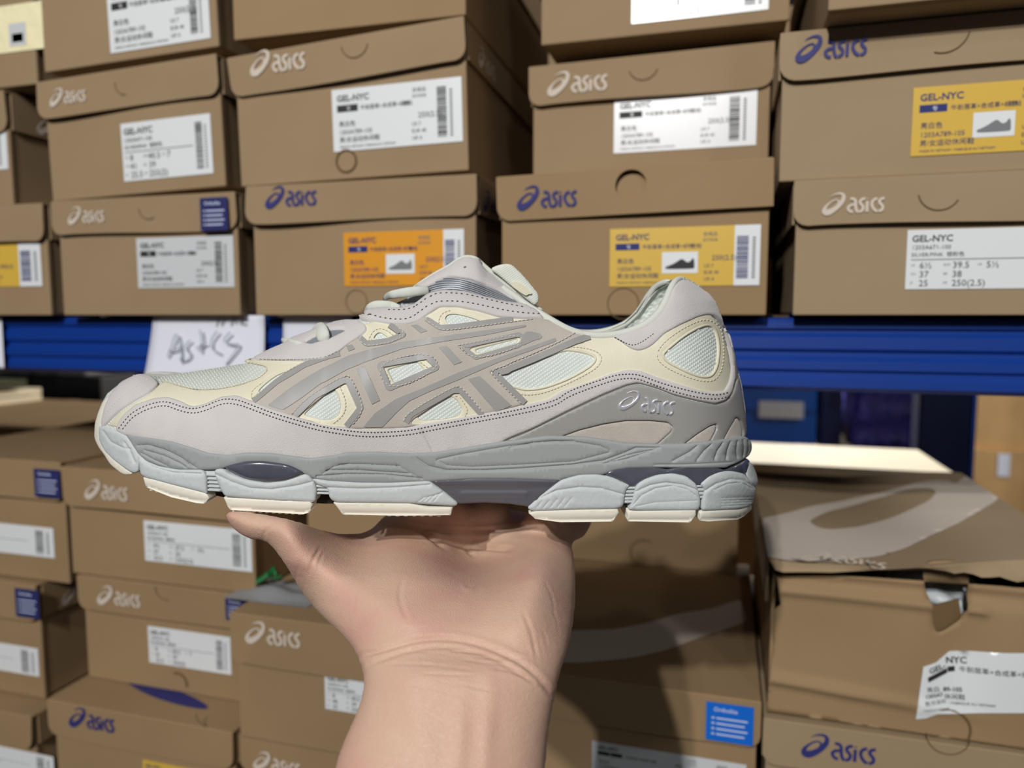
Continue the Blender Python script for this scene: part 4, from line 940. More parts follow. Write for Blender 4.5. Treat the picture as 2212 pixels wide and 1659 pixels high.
def lug(u, v, wd, ht):
    for s in (1, -1):
        for d in (14, 60, 110):
            w0 = max(20, float(W_so(np.array(u), np.array(v)))-d); q = [S3(a, b, w0) for a, b in ((u-wd/2, v-2), (u+wd/2, v-2), (u+wd/2, v+ht), (u-wd/2, v+ht))]; r_ = [p+NH*(-26*PXM) for p in q]
            if s < 0: q, r_ = [mirror(p) for p in q], [mirror(p) for p in r_]
            mb.add(q+r_, [(0, 1, 2, 3), (7, 6, 5, 4), (0, 4, 5, 1), (1, 5, 6, 2), (2, 6, 7, 3), (3, 7, 4, 0)])
for k in range(9): lug(*A1z([(540+k*46, 1168+k*12.4)])[0], 6, 3)
for k in range(11): lug(*A1z([(1200+k*52, 1335+k*2.6)])[0], 6, 3)
for k in range(12): lug(*A4z([(410+k*66, 930+k*.6)])[0], 7, 2.5)
tag(mb.build('outsole_lugs', S['rubber'], shoe, origin=O3), kind='stuff')

# -- upper -----------------------------------------------------------------
bt = [(u, I(np.array(u), VT)) for u in (206, 212, 220, 232, 246, 262, 280, 297, 320, 345, 380, 420, 470, 530, 560, 605, 650, 700, 750, 780, 800, 830, 860, 900, 930, 960, 1000, 1050, 1130, 1170, 1200, 1230, 1262, 1310, 1345, 1385, 1415, 1435, 1455, 1475)]
he = [(float(I(np.array(v), UEU)), v) for v in (604, 618, 650, 690, 720, 780, 850, 900, 950, 985)]
bb = [(1560, 990), (1300, 985), (1100, 985), (800, 1005), (640, 1015), (430, 1008), (330, 985), (262, 955), (230, 942), (207, 938)]
panel('upper_shell', bt+he+bb, 0, S['vamp'], far=True, bevel=2, smooth=0, sink=0, step=8)
# inside: lining of both walls, insole
def W_in(u, v): return np.maximum(W_up(u, v)-26, 0)
lin_p = [(1120, 668), (1170, 690), (1230, 716), (1262, 730), (1310, 734), (1345, 727), (1388, 706), (1418, 676), (1438, 645), (1456, 617), (1474, 606), (1488, 612), (1508, 632), (1530, 670), (1545, 720), (1560, 800), (1560, 880), (1300, 880), (1120, 860), (1050, 780)]
def lin_relief(u, v): return 9*np.exp(-(((u-1470)/70)**2+((v-660)/55)**2))
panel('collar_lining', lin_p, 0, S['lining'], W_in, far=True, bevel=3, sink=0, smooth=1, relief=lin_relief)
us = np.linspace(300, 1570, 50); V = []; F = []
for u in us:
    w = float(W_up(np.array(u), np.array(880.)))-24
    a_ = S3(u, 886, max(w, 5)); b_ = mirror(a_)
    for k in np.linspace(0, 1, 9): V.append(a_*(1-k)+b_*k-np.array([0, 0, .0012])*math.sin(k*math.pi))
for i in range(49):
    for k in range(8): a = i*9+k; F.append((a, a+9, a+10, a+1))
mesh('insole', V, F, S['lining'], shoe, True, origin=O3)

cream = [(233, 920)]+A1z([(290, 560), (430, 470), (545, 400), (605, 335), (650, 310), (760, 345), (900, 380), (1070, 375), (1250, 340), (1400, 285), (1470, 225), (1440, 185), (1275, 152), (1340, 122)])+[(600, 772), (650, 745), (740, 715), (790, 700), (830, 690), (900, 688), (940, 664), (1000, 652), (1080, 662), (1160, 678), (1200, 694), (1262, 724), (1310, 729), (1345, 722), (1390, 716), (1430, 700), (1490, 680), (1530, 676), (1552, 700), (1572, 760), (1586, 850)]+[(1500, 858), (1400, 825), (1350, 815), (1280, 842), (1200, 880), (1000, 938), (800, 945), (690, 930), (610, 900), (540, 866), (480, 886), (430, 884), (370, 868), (300, 876), (262, 925)]
w1 = A1z([(1385, 410), (1400, 370), (1520, 270), (1620, 228), (1730, 208), (1800, 190), (1700, 260), (1560, 345), (1450, 425)])
w2 = A2z([(395, 1260), (600, 1068), (640, 1130), (656, 1200), (640, 1262), (590, 1292), (520, 1294)])
w3 = A2z([(1000, 938), (1205, 878), (1262, 940), (1047, 1030)])
w4 = A2z([(1210, 1270), (1450, 1128), (1500, 1160), (1532, 1220), (1512, 1266), (1400, 1292), (1240, 1300)])
w5 = A2z([(1415, 600), (1400, 562), (1430, 530), (1500, 528), (1600, 553), (1690, 588), (1740, 605), (1600, 622), (1430, 622)])
w6 = A2z([(1632, 795), (1700, 775), (1938, 715), (1930, 742), (1660, 815)])
w7 = A2z([(880, 722), (900, 680), (940, 658), (990, 688), (1012, 712), (940, 738)])
w8 = A3z([(-170, 965), (-60, 900), (150, 815), (450, 695), (560, 702), (680, 727), (742, 762), (732, 800), (680, 850), (500, 950), (300, 1022), (150, 1042), (60, 1020), (-40, 985)])
w9 = A3z([(1308, 740), (1340, 700), (1480, 580), (1600, 510), (1690, 478), (1745, 510), (1775, 600), (1784, 720), (1764, 850), (1722, 922), (1650, 932), (1550, 902), (1430, 842), (1340, 792)])
wins = [w1, w2, w3, w4, w5, w6, w7, w8, w9]
panel('leather_overlay', cream, 3.2, S['cream'], far=True, holes=wins, bevel=3.5, step=9)
for w in wins: panel('mesh_window', ribbon(w, 5, 0, True)[0] if False else w, .9, S['mesh'], bevel=2, step=8)
for w in (w8, w9): band('window_rim', w, 7, 5.2, S['cream'], closed=True, n=2, bevel=3)
for w in (w5, w1, w7): band('window_rim', w, 5, 4.6, S['cream'], closed=True, n=2, bevel=2.4)
# taupe panel with its cut-outs
stripe = A2z([(0, 1185), (30, 1160), (200, 1005), (330, 925), (560, 838), (650, 812), (700, 758), (800, 703), (835, 770), (1000, 740), (1135, 690), (1010, 622), (1130, 590), (1290, 552), (1370, 650), (1500, 640), (1700, 615), (1900, 590), (2050, 570), (2140, 575)])+A3z([(430, 480), (560, 562), (695, 590), (560, 645), (440, 690), (200, 792), (0, 872)])+A2z([(1860, 940), (1735, 950), (1800, 1010), (2005, 1165), (2000, 1185), (1700, 1262), (1100, 1360), (700, 1365), (250, 1275), (0, 1215)])
c2 = A2z([(352, 1278), (640, 1047), (690, 1040), (772, 1225), (682, 1345), (600, 1340), (480, 1312)])
c3 = A2z([(966, 930), (1262, 866), (1322, 915), (1010, 1046)])
c4 = A2z([(1165, 1322), (1182, 1298), (1462, 1110), (1512, 1112), (1660, 1268), (1400, 1305), (1250, 1330)])
c6 = A2z([(1590, 790), (1650, 772), (1942, 708), (1968, 716), (1932, 746), (1642, 828)])
panel('stripe_panel', stripe, 6.0, S['taupe'], far=True, holes=(c2, c3, c4, c6), bevel=3.5, step=9)
T = S['tpu']
def fs(name, P, h=7.3, **k): return panel(name, P, h, T, bevel=1.5, step=9, **k)
fs('side_stripe', A2z([(130, 1202), (300, 1070), (500, 948), (700, 848), (900, 788), (1100, 743), (1400, 698), (1700, 658), (1995, 620), (1995, 634), (1700, 692), (1400, 737), (1100, 792), (900, 862), (700, 942), (500, 1052), (380, 1142), (240, 1232)]))
fs('side_stripe', A2z([(815, 1352), (900, 1250), (1050, 1150), (1250, 1070), (1500, 960), (1800, 850), (2212, 712), (2215, 738), (1800, 884), (1500, 1014), (1300, 1094), (1150, 1164), (1050, 1254), (955, 1352)]))
for P in ([(768, 935), (832, 918), (938, 1160), (880, 1188)], [(1362, 775), (1422, 768), (1534, 882), (1474, 904)], [(1576, 1005), (1660, 982), (1895, 1195), (1780, 1240)], [(1168, 626), (1215, 618), (1288, 662), (1240, 678)], [(698, 776), (740, 764), (762, 796), (715, 814)]):
    fs('side_bar', A2z(P), smooth=0)
E_ = [(A2z([(30, 1172), (200, 1032), (400, 912), (560, 852), (650, 830)]), 11, False), (A2z([(325, 1270), (470, 1130), (675, 1018), (715, 1022), (800, 1212), (695, 1345)]), 13, False),
      (A2z([(934, 906), (1288, 842), (1352, 922), (1002, 1074)]), 12, True), (A2z([(1128, 1318), (1160, 1262), (1468, 1086), (1520, 1086), (1680, 1265)]), 12, False),
      (A2z([(1540, 774), (1630, 752), (1950, 686), (1985, 722), (1945, 765), (1630, 852)]), 9, True), (A2z([(1282, 578), (1375, 638), (1500, 630), (1700, 604), (1900, 580)]), 11, False),
      (A2z([(808, 716), (852, 757), (1000, 736), (1112, 690), (1010, 622)]), 12, False), (A3z([(690, 594), (560, 632), (420, 690), (200, 782), (0, 860)])+A2z([(1860, 945), (1772, 962), (1840, 1030), (1990, 1176)]), 13, False)]
for l, wd, cl in E_: band('cutout_edge', l, wd, 7.4, T, closed=cl, n=1, bevel=1.4, step=8)
fs('stripe_end', A2z([(1968, 700), (1995, 668), (2035, 668), (2112, 690), (2112, 716), (2050, 732), (1968, 768), (1990, 725)]))
stitches('cutout_stitching', [A2z([(40, 1150), (200, 1005), (400, 886), (640, 806)]), A2z([(300, 1262), (440, 1122), (690, 978), (732, 1000), (832, 1218), (730, 1345)]), (A2z([(900, 898), (1290, 806), (1390, 925), (1005, 1104)]), 'loop'), A2z([(1110, 1312), (1130, 1255), (1470, 1058), (1530, 1058), (1700, 1262)]),
   A2z([(1500, 765), (1640, 740), (1970, 680), (1955, 780), (1620, 872), (1500, 765)]), A2z([(1270, 575), (1370, 658), (1500, 650), (1700, 624), (1900, 598), (2050, 580)]), A2z([(790, 712), (835, 778), (1000, 750), (1138, 695), (1060, 630)]), A3z([(560, 565), (440, 630), (200, 735), (0, 812)])+A2z([(1860, 905), (1735, 945), (1780, 1005), (1970, 1190)])], S['thread_s'], 7.2, 8.6, 6.2, 1.35)
stitches('leather_stitching', [A1z([(620, 318), (760, 352), (900, 386), (1075, 382), (1260, 345), (1410, 290), (1478, 225), (1450, 190), (1300, 165)]), A1z([(1345, 460), (1340, 400), (1400, 350), (1520, 262), (1640, 212), (1760, 190)]), A2z([(645, 1050), (690, 1150), (692, 1230), (650, 1290), (600, 1325)]), A2z([(1515, 1130), (1565, 1200), (1575, 1240), (1545, 1290)]), A2z([(1480, 1125), (1515, 1130)]),
   A2z([(1230, 880), (1290, 925)]), A2z([(985, 960), (1020, 1035)]), A2z([(860, 740), (880, 670), (935, 640), (1000, 660), (1040, 695)]), A2z([(1365, 610), (1370, 560), (1410, 520), (1470, 508)]), (A3z([(1255, 745), (1300, 650), (1450, 530), (1600, 450), (1700, 440), (1790, 500), (1812, 620), (1820, 760), (1795, 890), (1740, 960), (1650, 968), (1520, 930), (1380, 870), (1290, 810)]), 'loop'),
   A3z([(450, 680), (580, 675), (740, 705), (795, 760), (770, 830), (690, 890), (500, 985), (300, 1065), (150, 1085), (60, 1065), (-40, 1020)])], S['thread_c'], 3.8, 7.4, 4.8, 1.1)
# lilac mudguard, one sweep from toe to heel
mud = A1z([(262, 700), (290, 630), (330, 575), (420, 500), (560, 453), (680, 443), (770, 470), (870, 517), (960, 500), (1100, 440), (1220, 428), (1340, 468), (1500, 530), (1700, 590), (1900, 650), (2150, 682)])+A2z([(900, 1362), (1150, 1347), (1250, 1322), (1500, 1282), (1800, 1227), (2150, 1150)])+A3z([(450, 1040), (700, 960), (850, 900), (1000, 860), (1120, 868), (1250, 918), (1400, 968), (1600, 1030), (1720, 1056), (1820, 1045), (1862, 960), (1878, 840), (1866, 700), (1838, 560), (1815, 460), (1850, 500), (1886, 640), (1912, 800), (1920, 930), (1890, 1060), (1840, 1130), (1750, 1160), (1600, 1132), (1400, 1080), (1250, 1020), (1100, 980), (1000, 1000), (800, 1080), (500, 1220), (200, 1370), (0, 1450)])+A4z([(1600, 375), (1300, 425), (1100, 452), (900, 462), (800, 462), (640, 444), (400, 452), (280, 488), (180, 498)])+A1z([(1800, 938), (1650, 918), (1500, 898), (1300, 893), (1150, 913), (1000, 898), (850, 848), (700, 803), (550, 778), (390, 753), (330, 738)])
panel('mudguard', mud, 8.0, S['lilac'], far=True, bevel=5, step=9, grooves=[(A4z([(1000, 262), (1050, 345), (1095, 445)]), 1.2, 2.2)])
u1 = A1z([(300, 690), (370, 600), (440, 545), (560, 500), (670, 488), (760, 520), (860, 548), (960, 532), (1100, 470), (1210, 470), (1340, 510), (1500, 570), (1700, 625), (1900, 675), (2150, 712)])+A2z([(900, 1392), (1150, 1378), (1300, 1345), (1600, 1290), (1900, 1235), (2212, 1165)])+A3z([(500, 1050), (750, 965), (900, 915), (1010, 905), (1110, 910), (1250, 965), (1400, 1010), (1600, 1065), (1760, 1085), (1850, 1060)])
u2 = A1z([(330, 695), (400, 610), (470, 565), (570, 530), (670, 518), (760, 555), (870, 582), (970, 562), (1110, 502), (1210, 505), (1330, 540), (1500, 600), (1700, 658), (1900, 708), (2150, 745)])+A2z([(900, 1422), (1150, 1408), (1300, 1375), (1600, 1320), (1900, 1265), (2212, 1200)])+A3z([(500, 1095), (750, 1005), (900, 955), (1010, 940), (1100, 945), (1250, 1000), (1400, 1050), (1600, 1105), (1760, 1120), (1860, 1090)])
stitches('mudguard_stitching', [u1, u2], S['hole'], 7.6, 7.3, 3.6, 1.5)
# toe cap
panel('toe_cap', A1z([(232, 405), (300, 322), (430, 257), (500, 264), (548, 277), (592, 322), (602, 347), (545, 397), (430, 462), (320, 532), (250, 592), (190, 655), (158, 690), (148, 640), (172, 525), (205, 445)]), 5.5, S['lilac'], bevel=4, step=7, far=True)
stitches('toe_stitching', [A1z([(205, 560), (300, 460), (380, 400), (450, 350)]), A1z([(400, 275), (500, 300), (555, 345)])], S['thread_s'], 5.2, 7, 4, 1.0)
# heel: film counter with suede insets and raised wordmark
counter = A3z([(0, 1462), (200, 1372), (500, 1225), (800, 1085), (1000, 1005), (1100, 985), (1250, 1025), (1400, 1085), (1600, 1137), (1750, 1165), (1845, 1135), (1895, 1060), (1925, 930), (1950, 960), (1975, 1100), (1995, 1250), (2004, 1440)])+A5z([(1750, 300), (1500, 325), (1250, 330), (1000, 318), (850, 292), (650, 262), (450, 258), (200, 270)])+A4z([(1700, 385)])
i1 = A5z([(445, 250), (600, 194), (800, 144), (1000, 114), (1200, 114), (1350, 128), (1394, 165), (1382, 205), (1256, 318), (1000, 308), (700, 264)])
i2 = A5z([(1490, 312), (1600, 228), (1700, 163), (1757, 142), (1758, 190), (1706, 292)])
i3 = A5z([(1812, 282), (1860, 188), (1920, 82), (1952, 108), (1978, 200), (1974, 272)])
panel('heel_counter', counter, 6.5, S['tpu2'], far=True, holes=(i1, i2, i3), bevel=3, step=9)
for w in (i1, i2, i3): panel('heel_inset', w, 4.2, S['taupe'], bevel=3, step=8)
panel('heel_edge', A3z([(1838, 545), (1860, 548), (1884, 700), (1892, 830), (1880, 960), (1920, 960), (1930, 900), (1915, 760), (1895, 640), (1872, 555)]), 7, S['tpu2'], bevel=2.5)
panel('heel_strip', A3z([(1856, 548), (1885, 562), (1904, 640), (1942, 820), (1986, 1000), (2016, 1200), (2024, 1405), (2002, 1415), (1990, 1260), (1958, 1020), (1925, 870), (1893, 690)]), 4, S['lilac'], bevel=3)
lm = MB()
def raised(path, widths, h0=6.6):
    p = np.asarray(path, float); w = np.broadcast_to(np.asarray(widths, float), (len(p),)); t = np.gradient(p, axis=0); t /= np.linalg.norm(t, axis=1)[:, None]+1e-9
    n = np.stack([-t[:, 1], t[:, 0]], 1); k = 9; V = []; F = []
    for i in range(len(p)):
        for a in np.linspace(-1, 1, k):
            q = p[i]+n[i]*w[i]/2*a; hh = h0+min(3.4, w[i]*.6)*math.sqrt(max(0, 1-abs(a)**2.4))
            V.append(S3n(q[0], q[1], W_up, hh))
    for i in range(len(p)-1):
        for a in range(k-1): b = i*k+a; F.append((b, b+k, b+k+1, b+1))
    lm.add([tuple(x) for x in V], F)
lz = lambda p: np.stack([1280+np.asarray(p)[:, 0]/11.06, 820+np.asarray(p)[:, 1]/11.06], 1)
sp = resample_sw(); raised(lz(sp[:, :2]), sp[:, 2]/11.06)
for l in LT: raised(lz(chaikin(np.array(l, float), 2, False)), 78/11.06)
tag(lm.build('wordmark', S['silver'], shoe, True, O3), kind='stuff')
# collar
panel('collar_suede', far=True, h=6.5, m=S['lilac'], poly=A3z([(855, 585), (960, 572), (1150, 505), (1270, 415), (1342, 305), (1380, 195), (1420, 115), (1500, 98), (1560, 130), (1620, 170), (1700, 222), (1770, 312), (1802, 400), (1826, 455), (1846, 540), (1790, 460), (1740, 415), (1680, 402), (1600, 422), (1450, 492), (1330, 562), (1250, 642), (1180, 692), (1100, 714), (1030, 692), (960, 642)]), bevel=5, step=8)
stitches('collar_stitching', [A3z([(900, 600), (1000, 650), (1060, 665), (1130, 640), (1200, 590), (1240, 560)])], S['hole'], 6.6, 6.5, 3.4, 1.0)
cl = resample(chaikin(A3z([(-60, 165), (0, 205), (70, 255), (150, 318), (300, 410), (450, 500), (560, 548), (700, 578), (850, 578), (1000, 550), (1150, 492), (1262, 402), (1328, 302), (1368, 195), (1410, 112), (1460, 82), (1492, 96)]), 2, False), 6, False)
rr = np.interp(np.arange(len(cl)), [0, 12, 40, len(cl)-14, len(cl)-1], [8.5, 9, 9.5, 9.5, 6])
for s in (1, -1):
    mb = MB(); w = np.maximum(W_up(cl[:, 0]*1.0, cl[:, 1]+6)-5, 3)
    if True:
        k = np.clip((cl[:, 0]-1085)/110, 0, 1); w = w*k+W_to(cl[:, 0], cl[:, 1]+4)*(1-k)
    q_ = S3(cl[:, 0], cl[:, 1], w); mb.tube(q_ if s > 0 else mirror(q_), rr*PXM, 10); mb.build('collar_piping', S['lace'], shoe, True, O3)
# tongue
tl = A2z([(980, 500), (1080, 440), (1180, 400), (1230, 318), (1340, 246), (1440, 196), (1520, 132), (1580, 116), (1640, 132), (1700, 222), (1800, 302), (1900, 372), (1990, 455), (2080, 520), (2140, 575), (2000, 600), (1700, 560), (1400, 520), (1200, 560), (1000, 560)])
panel('tongue', tl, 0, S['rib'], W_to, far=True, bevel=2, sink=0, step=8)
rg = MB()
for k in range(13):
    o = k*15.5; l = [(1080+o*.1, 500-o*.28), (1180, 455-o*.4+6), (1300, 478-o), (1400, 456-o), (1500, 452-o*.96), (1600, 468-o*.92), (1720, 506-o*.86), (1850, 540-o*.72), (1970, 560-o*.55)]
    c = resample(chaikin(A2z(l), 2, False), 5, False); rg.tube(S3(c[:, 0], c[:, 1], W_to(c[:, 0], c[:, 1])+1.2), 1.9*PXM, 6)
tag(rg.build('tongue_ribs', S['rib'], shoe, True, O3), kind='stuff')
panel('tongue_suede', A2z([(1185, 332), (1235, 308), (1340, 240), (1440, 190), (1520, 130), (1580, 114), (1640, 130), (1700, 220), (1800, 300), (1900, 370), (1990, 455), (1955, 460), (1800, 364), (1600, 288), (1460, 268), (1370, 288), (1305, 334), (1230, 350)]), 6, S['lilac'], W_to, bevel=4, step=7, far=True)
p = A2z([(1555, 195)])[0]; mb = MB(); w = float(W_to(np.array(p[0]), np.array(p[1])))
mb.tube([S3(p[0]-2, p[1]-1, w+2), S3(p[0]-.6, p[1]-.3, w+7), S3(p[0]+3, p[1]-1, w+6.6)], 2.2*PXM, 7); mb.build('tongue_stitch', S['hole'], shoe, True, O3)
tp = resample(chaikin(A2z([(1180, 345), (1235, 305), (1340, 236), (1440, 186), (1520, 126), (1580, 112), (1645, 130), (1700, 188), (1800, 275), (1900, 352), (2000, 440), (2100, 512)]), 2, False), 5, False)
for s in (1, -1):
    mb = MB(); q_ = S3(tp[:, 0], tp[:, 1], W_to(tp[:, 0], tp[:, 1]+5)*.9+2); mb.tube(q_ if s > 0 else mirror(q_), np.interp(np.arange(len(tp)), [0, 30, len(tp)*.55, len(tp)-1], [4, 4.5, 6, 8.5])*PXM, 10); mb.build('tongue_piping', S['lace'], shoe, True, O3)
panel('tongue_loop', A2z([(1735, 205), (1790, 178), (1850, 166), (1895, 172), (1960, 232), (2030, 312), (2092, 392), (2092, 442), (2064, 474), (2000, 425), (1900, 335), (1800, 250)]), 4, S['lace'], W_flat(18), bevel=5, solid=True)
panel('loop_tape', A2z([(1885, 300), (1935, 296), (1990, 325), (2040, 372), (2040, 388), (2018, 385), (2000, 400), (1955, 372), (1905, 335)]), 9, S['cream'], W_flat(18), bevel=2, far=False)
# the tongue's lower part, closing the throat under the laces
V = []; F = []; us = np.linspace(548, 905, 40)
for u in us:
    vt = float(I(u, VT))+5; a_ = S3(u, vt, float(W_up(np.array(u), np.array(vt)))-1); b_ = mirror(a_)
    for k in np.linspace(0, 1, 11): V.append(a_*(1-k)+b_*k+np.array([0, 0, -.002+.0035*math.sin(k*math.pi)]))
for i in range(39):
    for k in range(10): a = i*11+k; F.append((a, a+11, a+12, a+1))
mesh('tongue_lower', V, F, S['rib'], shoe, True, [(p[0]*40, p[2]*40) for p in V], O3)
# lace stays
panel('lace_stay', A2z([(30, 862), (150, 800), (260, 753), (310, 715), (440, 668), (560, 618), (620, 600), (700, 588), (800, 588), (850, 620), (857, 662), (800, 712), (740, 748), (640, 822), (540, 872), (400, 884), (200, 882), (60, 882)]), 9, S['lilac'], holes=(A2z([(405, 752), (470, 715), (600, 662), (672, 660), (690, 668), (570, 725), (450, 760)]),), bevel=4, step=8, far=True)
panel('tongue_lower', A2z([(390, 760), (460, 700), (600, 645), (690, 650), (700, 680), (570, 740), (450, 775)]), 4.5, S['rib'], bevel=2)
panel('lace_stay', A2z([(788, 552), (830, 513), (950, 498), (1100, 500), (1200, 470), (1300, 392), (1400, 370), (1550, 380), (1700, 420), (1850, 455), (1980, 470), (2080, 520), (2135, 578), (1980, 578), (1800, 567), (1650, 522), (1500, 492), (1380, 492), (1300, 542), (1220, 602), (1140, 622), (1050, 622), (930, 602), (800, 582)]), 9, S['lilac'], bevel=4.5, step=8, far=True)
stitches('stay_stitching', [A2z([(830, 545), (950, 580), (1060, 590), (1150, 585), (1240, 535), (1320, 470), (1400, 455), (1550, 460), (1700, 492), (1850, 525), (2000, 545), (2090, 550)]), A2z([(1000, 525), (1130, 525), (1220, 495), (1320, 415), (1400, 400), (1550, 408), (1700, 445), (1850, 480), (1990, 505)])], S['hole'], 9.2, 11, 3.4, 1.5)
stitches('stay_stitching', [A2z([(80, 878), (250, 880), (420, 875), (560, 855), (650, 805)])], S['thread_s'], 8.6, 8, 5, 1.1)
# laces: flat cords crossing the throat
def lace(P, wz, rad, flat=.6):
    """flat cord: P readings, wz = how far it lies out from the shoe's surface"""
    c = resample(chaikin(A2z(P), 2, False), 4, False); n = len(c)
    w = np.maximum(W_up(c[:, 0], c[:, 1]), W_to(c[:, 0], c[:, 1])*(c[:, 0] > 770))+np.interp(np.arange(n), np.linspace(0, n-1, len(wz)), wz); r = np.interp(np.arange(n), np.linspace(0, n-1, len(rad)), rad)*PXM
    mb = MB(); mb.tube(S3(c[:, 0], c[:, 1], w), r, 14, flat); return mb.build('lace', S['lace'], shoe, True, O3)
lace([(392, 765), (345, 748), (290, 735), (250, 728), (232, 715)], [2, 15, 16, 8, -90], [7, 8.5, 8.5, 8, 5])
lace([(560, 735), (540, 710), (520, 660), (500, 625), (470, 625), (455, 665)], [2, 16, 20, 10, -60, -160], [11, 17, 18, 15, 11, 8], .45)
lace([(1085, 495), (1040, 478), (980, 470), (905, 470), (858, 488), (838, 520)], [0, 14, 16, 12, 0, -90], [8, 11.5, 12, 12, 10, 7], .6)
lace([(1290, 360), (1230, 362), (1150, 372), (1060, 385), (995, 398), (975, 425)], [0, 12, 14, 10, 0, -90], [8, 11, 11.5, 11, 10, 7], .6)
# ------------------------------------------------------------------ the hand: one continuous skin, grown as a field and meshed
def skin_extra(nt, b, tc):
    N, L = nt.nodes, nt.links
    n1 = N.new('ShaderNodeTexNoise'); n1.inputs['Scale'].default_value = 26; n1.inputs['Detail'].default_value = 3; L.new(tc.outputs['Object'], n1.inputs['Vector'])
    r1 = N.new('ShaderNodeValToRGB'); e = r1.color_ramp.elements
    e[0].position = .34; e[0].color = (*lin((204, 172, 149)), 1); e[1].position = .68; e[1].color = (*lin((199, 154, 139)), 1)
    k = e.new(.5); k.color = (*lin((203, 166, 145)), 1)
    L.new(n1.outputs['Fac'], r1.inputs[0]); L.new(r1.outputs[0], b.inputs['Base Color'])
    v = N.new('ShaderNodeTexVoronoi'); v.inputs['Scale'].default_value = 900; v.feature = 'DISTANCE_TO_EDGE'
    n2 = N.new('ShaderNodeTexNoise'); n2.inputs['Scale'].default_value = 160; n2.inputs['Detail'].default_value = 5
    mp = N.new('ShaderNodeMapping'); mp.inputs['Scale'].default_value = (1, 1, 2.2); L.new(tc.outputs['Object'], mp.inputs['Vector'])
    L.new(mp.outputs[0], v.inputs['Vector']); L.new(mp.outputs[0], n2.inputs['Vector'])
    ad = N.new('ShaderNodeMath'); ad.operation = 'ADD'; L.new(v.outputs['Distance'], ad.inputs[0]); L.new(n2.outputs['Fac'], ad.inputs[1])
    bp = N.new('ShaderNodeBump'); bp.inputs['Strength'].default_value = .35; bp.inputs['Distance'].default_value = .0008
    L.new(ad.outputs[0], bp.inputs['Height']); L.new(bp.outputs[0], b.inputs['Normal'])
M['skin'] = material('skin', (214, 172, 150), .50, .35, sss=(.08, (1, .4, .25), .003), extra=skin_extra)

GS = 4.4
U = np.arange(440, 1334, GS); Vv = np.arange(1050, 2306, GS); Dd = np.arange(.188, .505, .0019)
UU, VV = np.meshgrid(U, Vv, indexing='ij'); P2 = np.stack([UU.ravel(), VV.ravel()], 1)
out = chaikin(np.array([(640, 2500), (712, 1760), (722, 1659), (742, 1600), (768, 1545), (786, 1490), (784, 1450), (770, 1410), (738, 1370), (694, 1330), (652, 1280), (624, 1232), (592, 1186), (572, 1168), (552, 1168), (526, 1160), (503, 1142), (488, 1122), (488, 1106), (503, 1102), (560, 1108), (640, 1124), (690, 1143), (730, 1153), (775, 1154), (805, 1143), (825, 1120), (850, 1103), (900, 1094), (960, 1088), (1010, 1096), (1060, 1099), (1110, 1102), (1160, 1112), (1205, 1130), (1228, 1155), (1240, 1200), (1243, 1260), (1241, 1330), (1228, 1400), (1208, 1460), (1195, 1520), (1184, 1590), (1178, 1659), (1174, 1760), (1172, 2500)], float), 1)
sd = seg_dist(P2, out); sd = np.where(inside(P2, [out]), -sd, sd).reshape(UU.shape)
def gz_(cu, cv, su, sv, rot=0):
    c, s = math.cos(rot), math.sin(rot); a, b = UU-cu, VV-cv
    return np.exp(-(((a*c+b*s)/su)**2+((b*c-a*s)/sv)**2))
sm = lambda x: np.clip(x, 0, 1)**2*(3-2*np.clip(x, 0, 1))
front = np.interp(Vv, [1050, 1090, 1120, 1160, 1200, 1250, 1300, 1350, 1400, 1450, 1500, 1659, 2000, 2320], [.408, .403, .396, .378, .350, .318, .298, .285, .275, .266, .261, .248, .222, .196])
kk = np.exp(-(np.arange(-9, 10)/5.0)**2); kk /= kk.sum(); front = np.convolve(np.pad(front, 9, mode='edge'), kk, 'valid')[None, :]*np.ones((len(U), 1))
thumb = sm((800-UU)/190)*sm((1330-VV)/120)
tf = .302+.022*np.clip((720-UU)/220, 0, 1)
front = front*(1-thumb)+tf*thumb
thick = np.interp(VV, [1050, 1130, 1200, 1300, 1400, 1480, 1900], [.030, .046, .064, .070, .048, .039, .046])*(1-thumb)+.020*thumb
Rr = np.interp(VV, [1050, 1130, 1200, 1300, 1400, 1500, 1900], [.010, .014, .020, .024, .027, .029, .034])*(1-thumb)+.0105*thumb
ein = np.clip(-sd*front/FPX, 0, None); prof = np.sqrt(1-(1-np.clip(ein/Rr, 0, 1))**2+1e-9)
bump = (.0160*gz_(850, 1200, 140, 58, .30)+.0050*gz_(860, 1290, 130, 70, .5)+.0040*gz_(740, 1230, 90, 60, .4)+.0130*gz_(1165, 1215, 62, 62, .1)+.0060*gz_(1150, 1310, 70, 90, .1)+.004*gz_(1120, 1150, 90, 20)-.0330*gz_(1022, 1196, 66, 46, .25)-.0030*gz_(985, 1400, 170, 40)
        + .0010*gz_(990, 1600, 20, 130, .06)+.0009*gz_(1052, 1590, 18, 120, .05)+.0008*gz_(900, 1560, 26, 100, -.3))
dfr = front+thick*.5*(1-prof)-bump*prof; dbk = front+thick*.5+thick*.5*prof
D3 = Dd[None, None, :]
fld = np.maximum(dfr[:, :, None]-D3, D3-dbk[:, :, None]).astype(np.float32)*.62
sm_out = (sd*front/FPX)[:, :, None].astype(np.float32)
fld = np.where(sm_out > 0, np.hypot(np.maximum(sm_out, 0), np.maximum(np.abs(D3-(front+thick*.5)[:, :, None])-.0, 0)*.6).astype(np.float32), fld)
ax = np.stack([RT, UP, FW])            # work in camera axes for the fingers
GX = ((UU-CX)/FPX)[:, :, None]*D3; GY = (-(VV-CY)/FPX)[:, :, None]*D3; GZ = np.broadcast_to(D3, GX.shape)
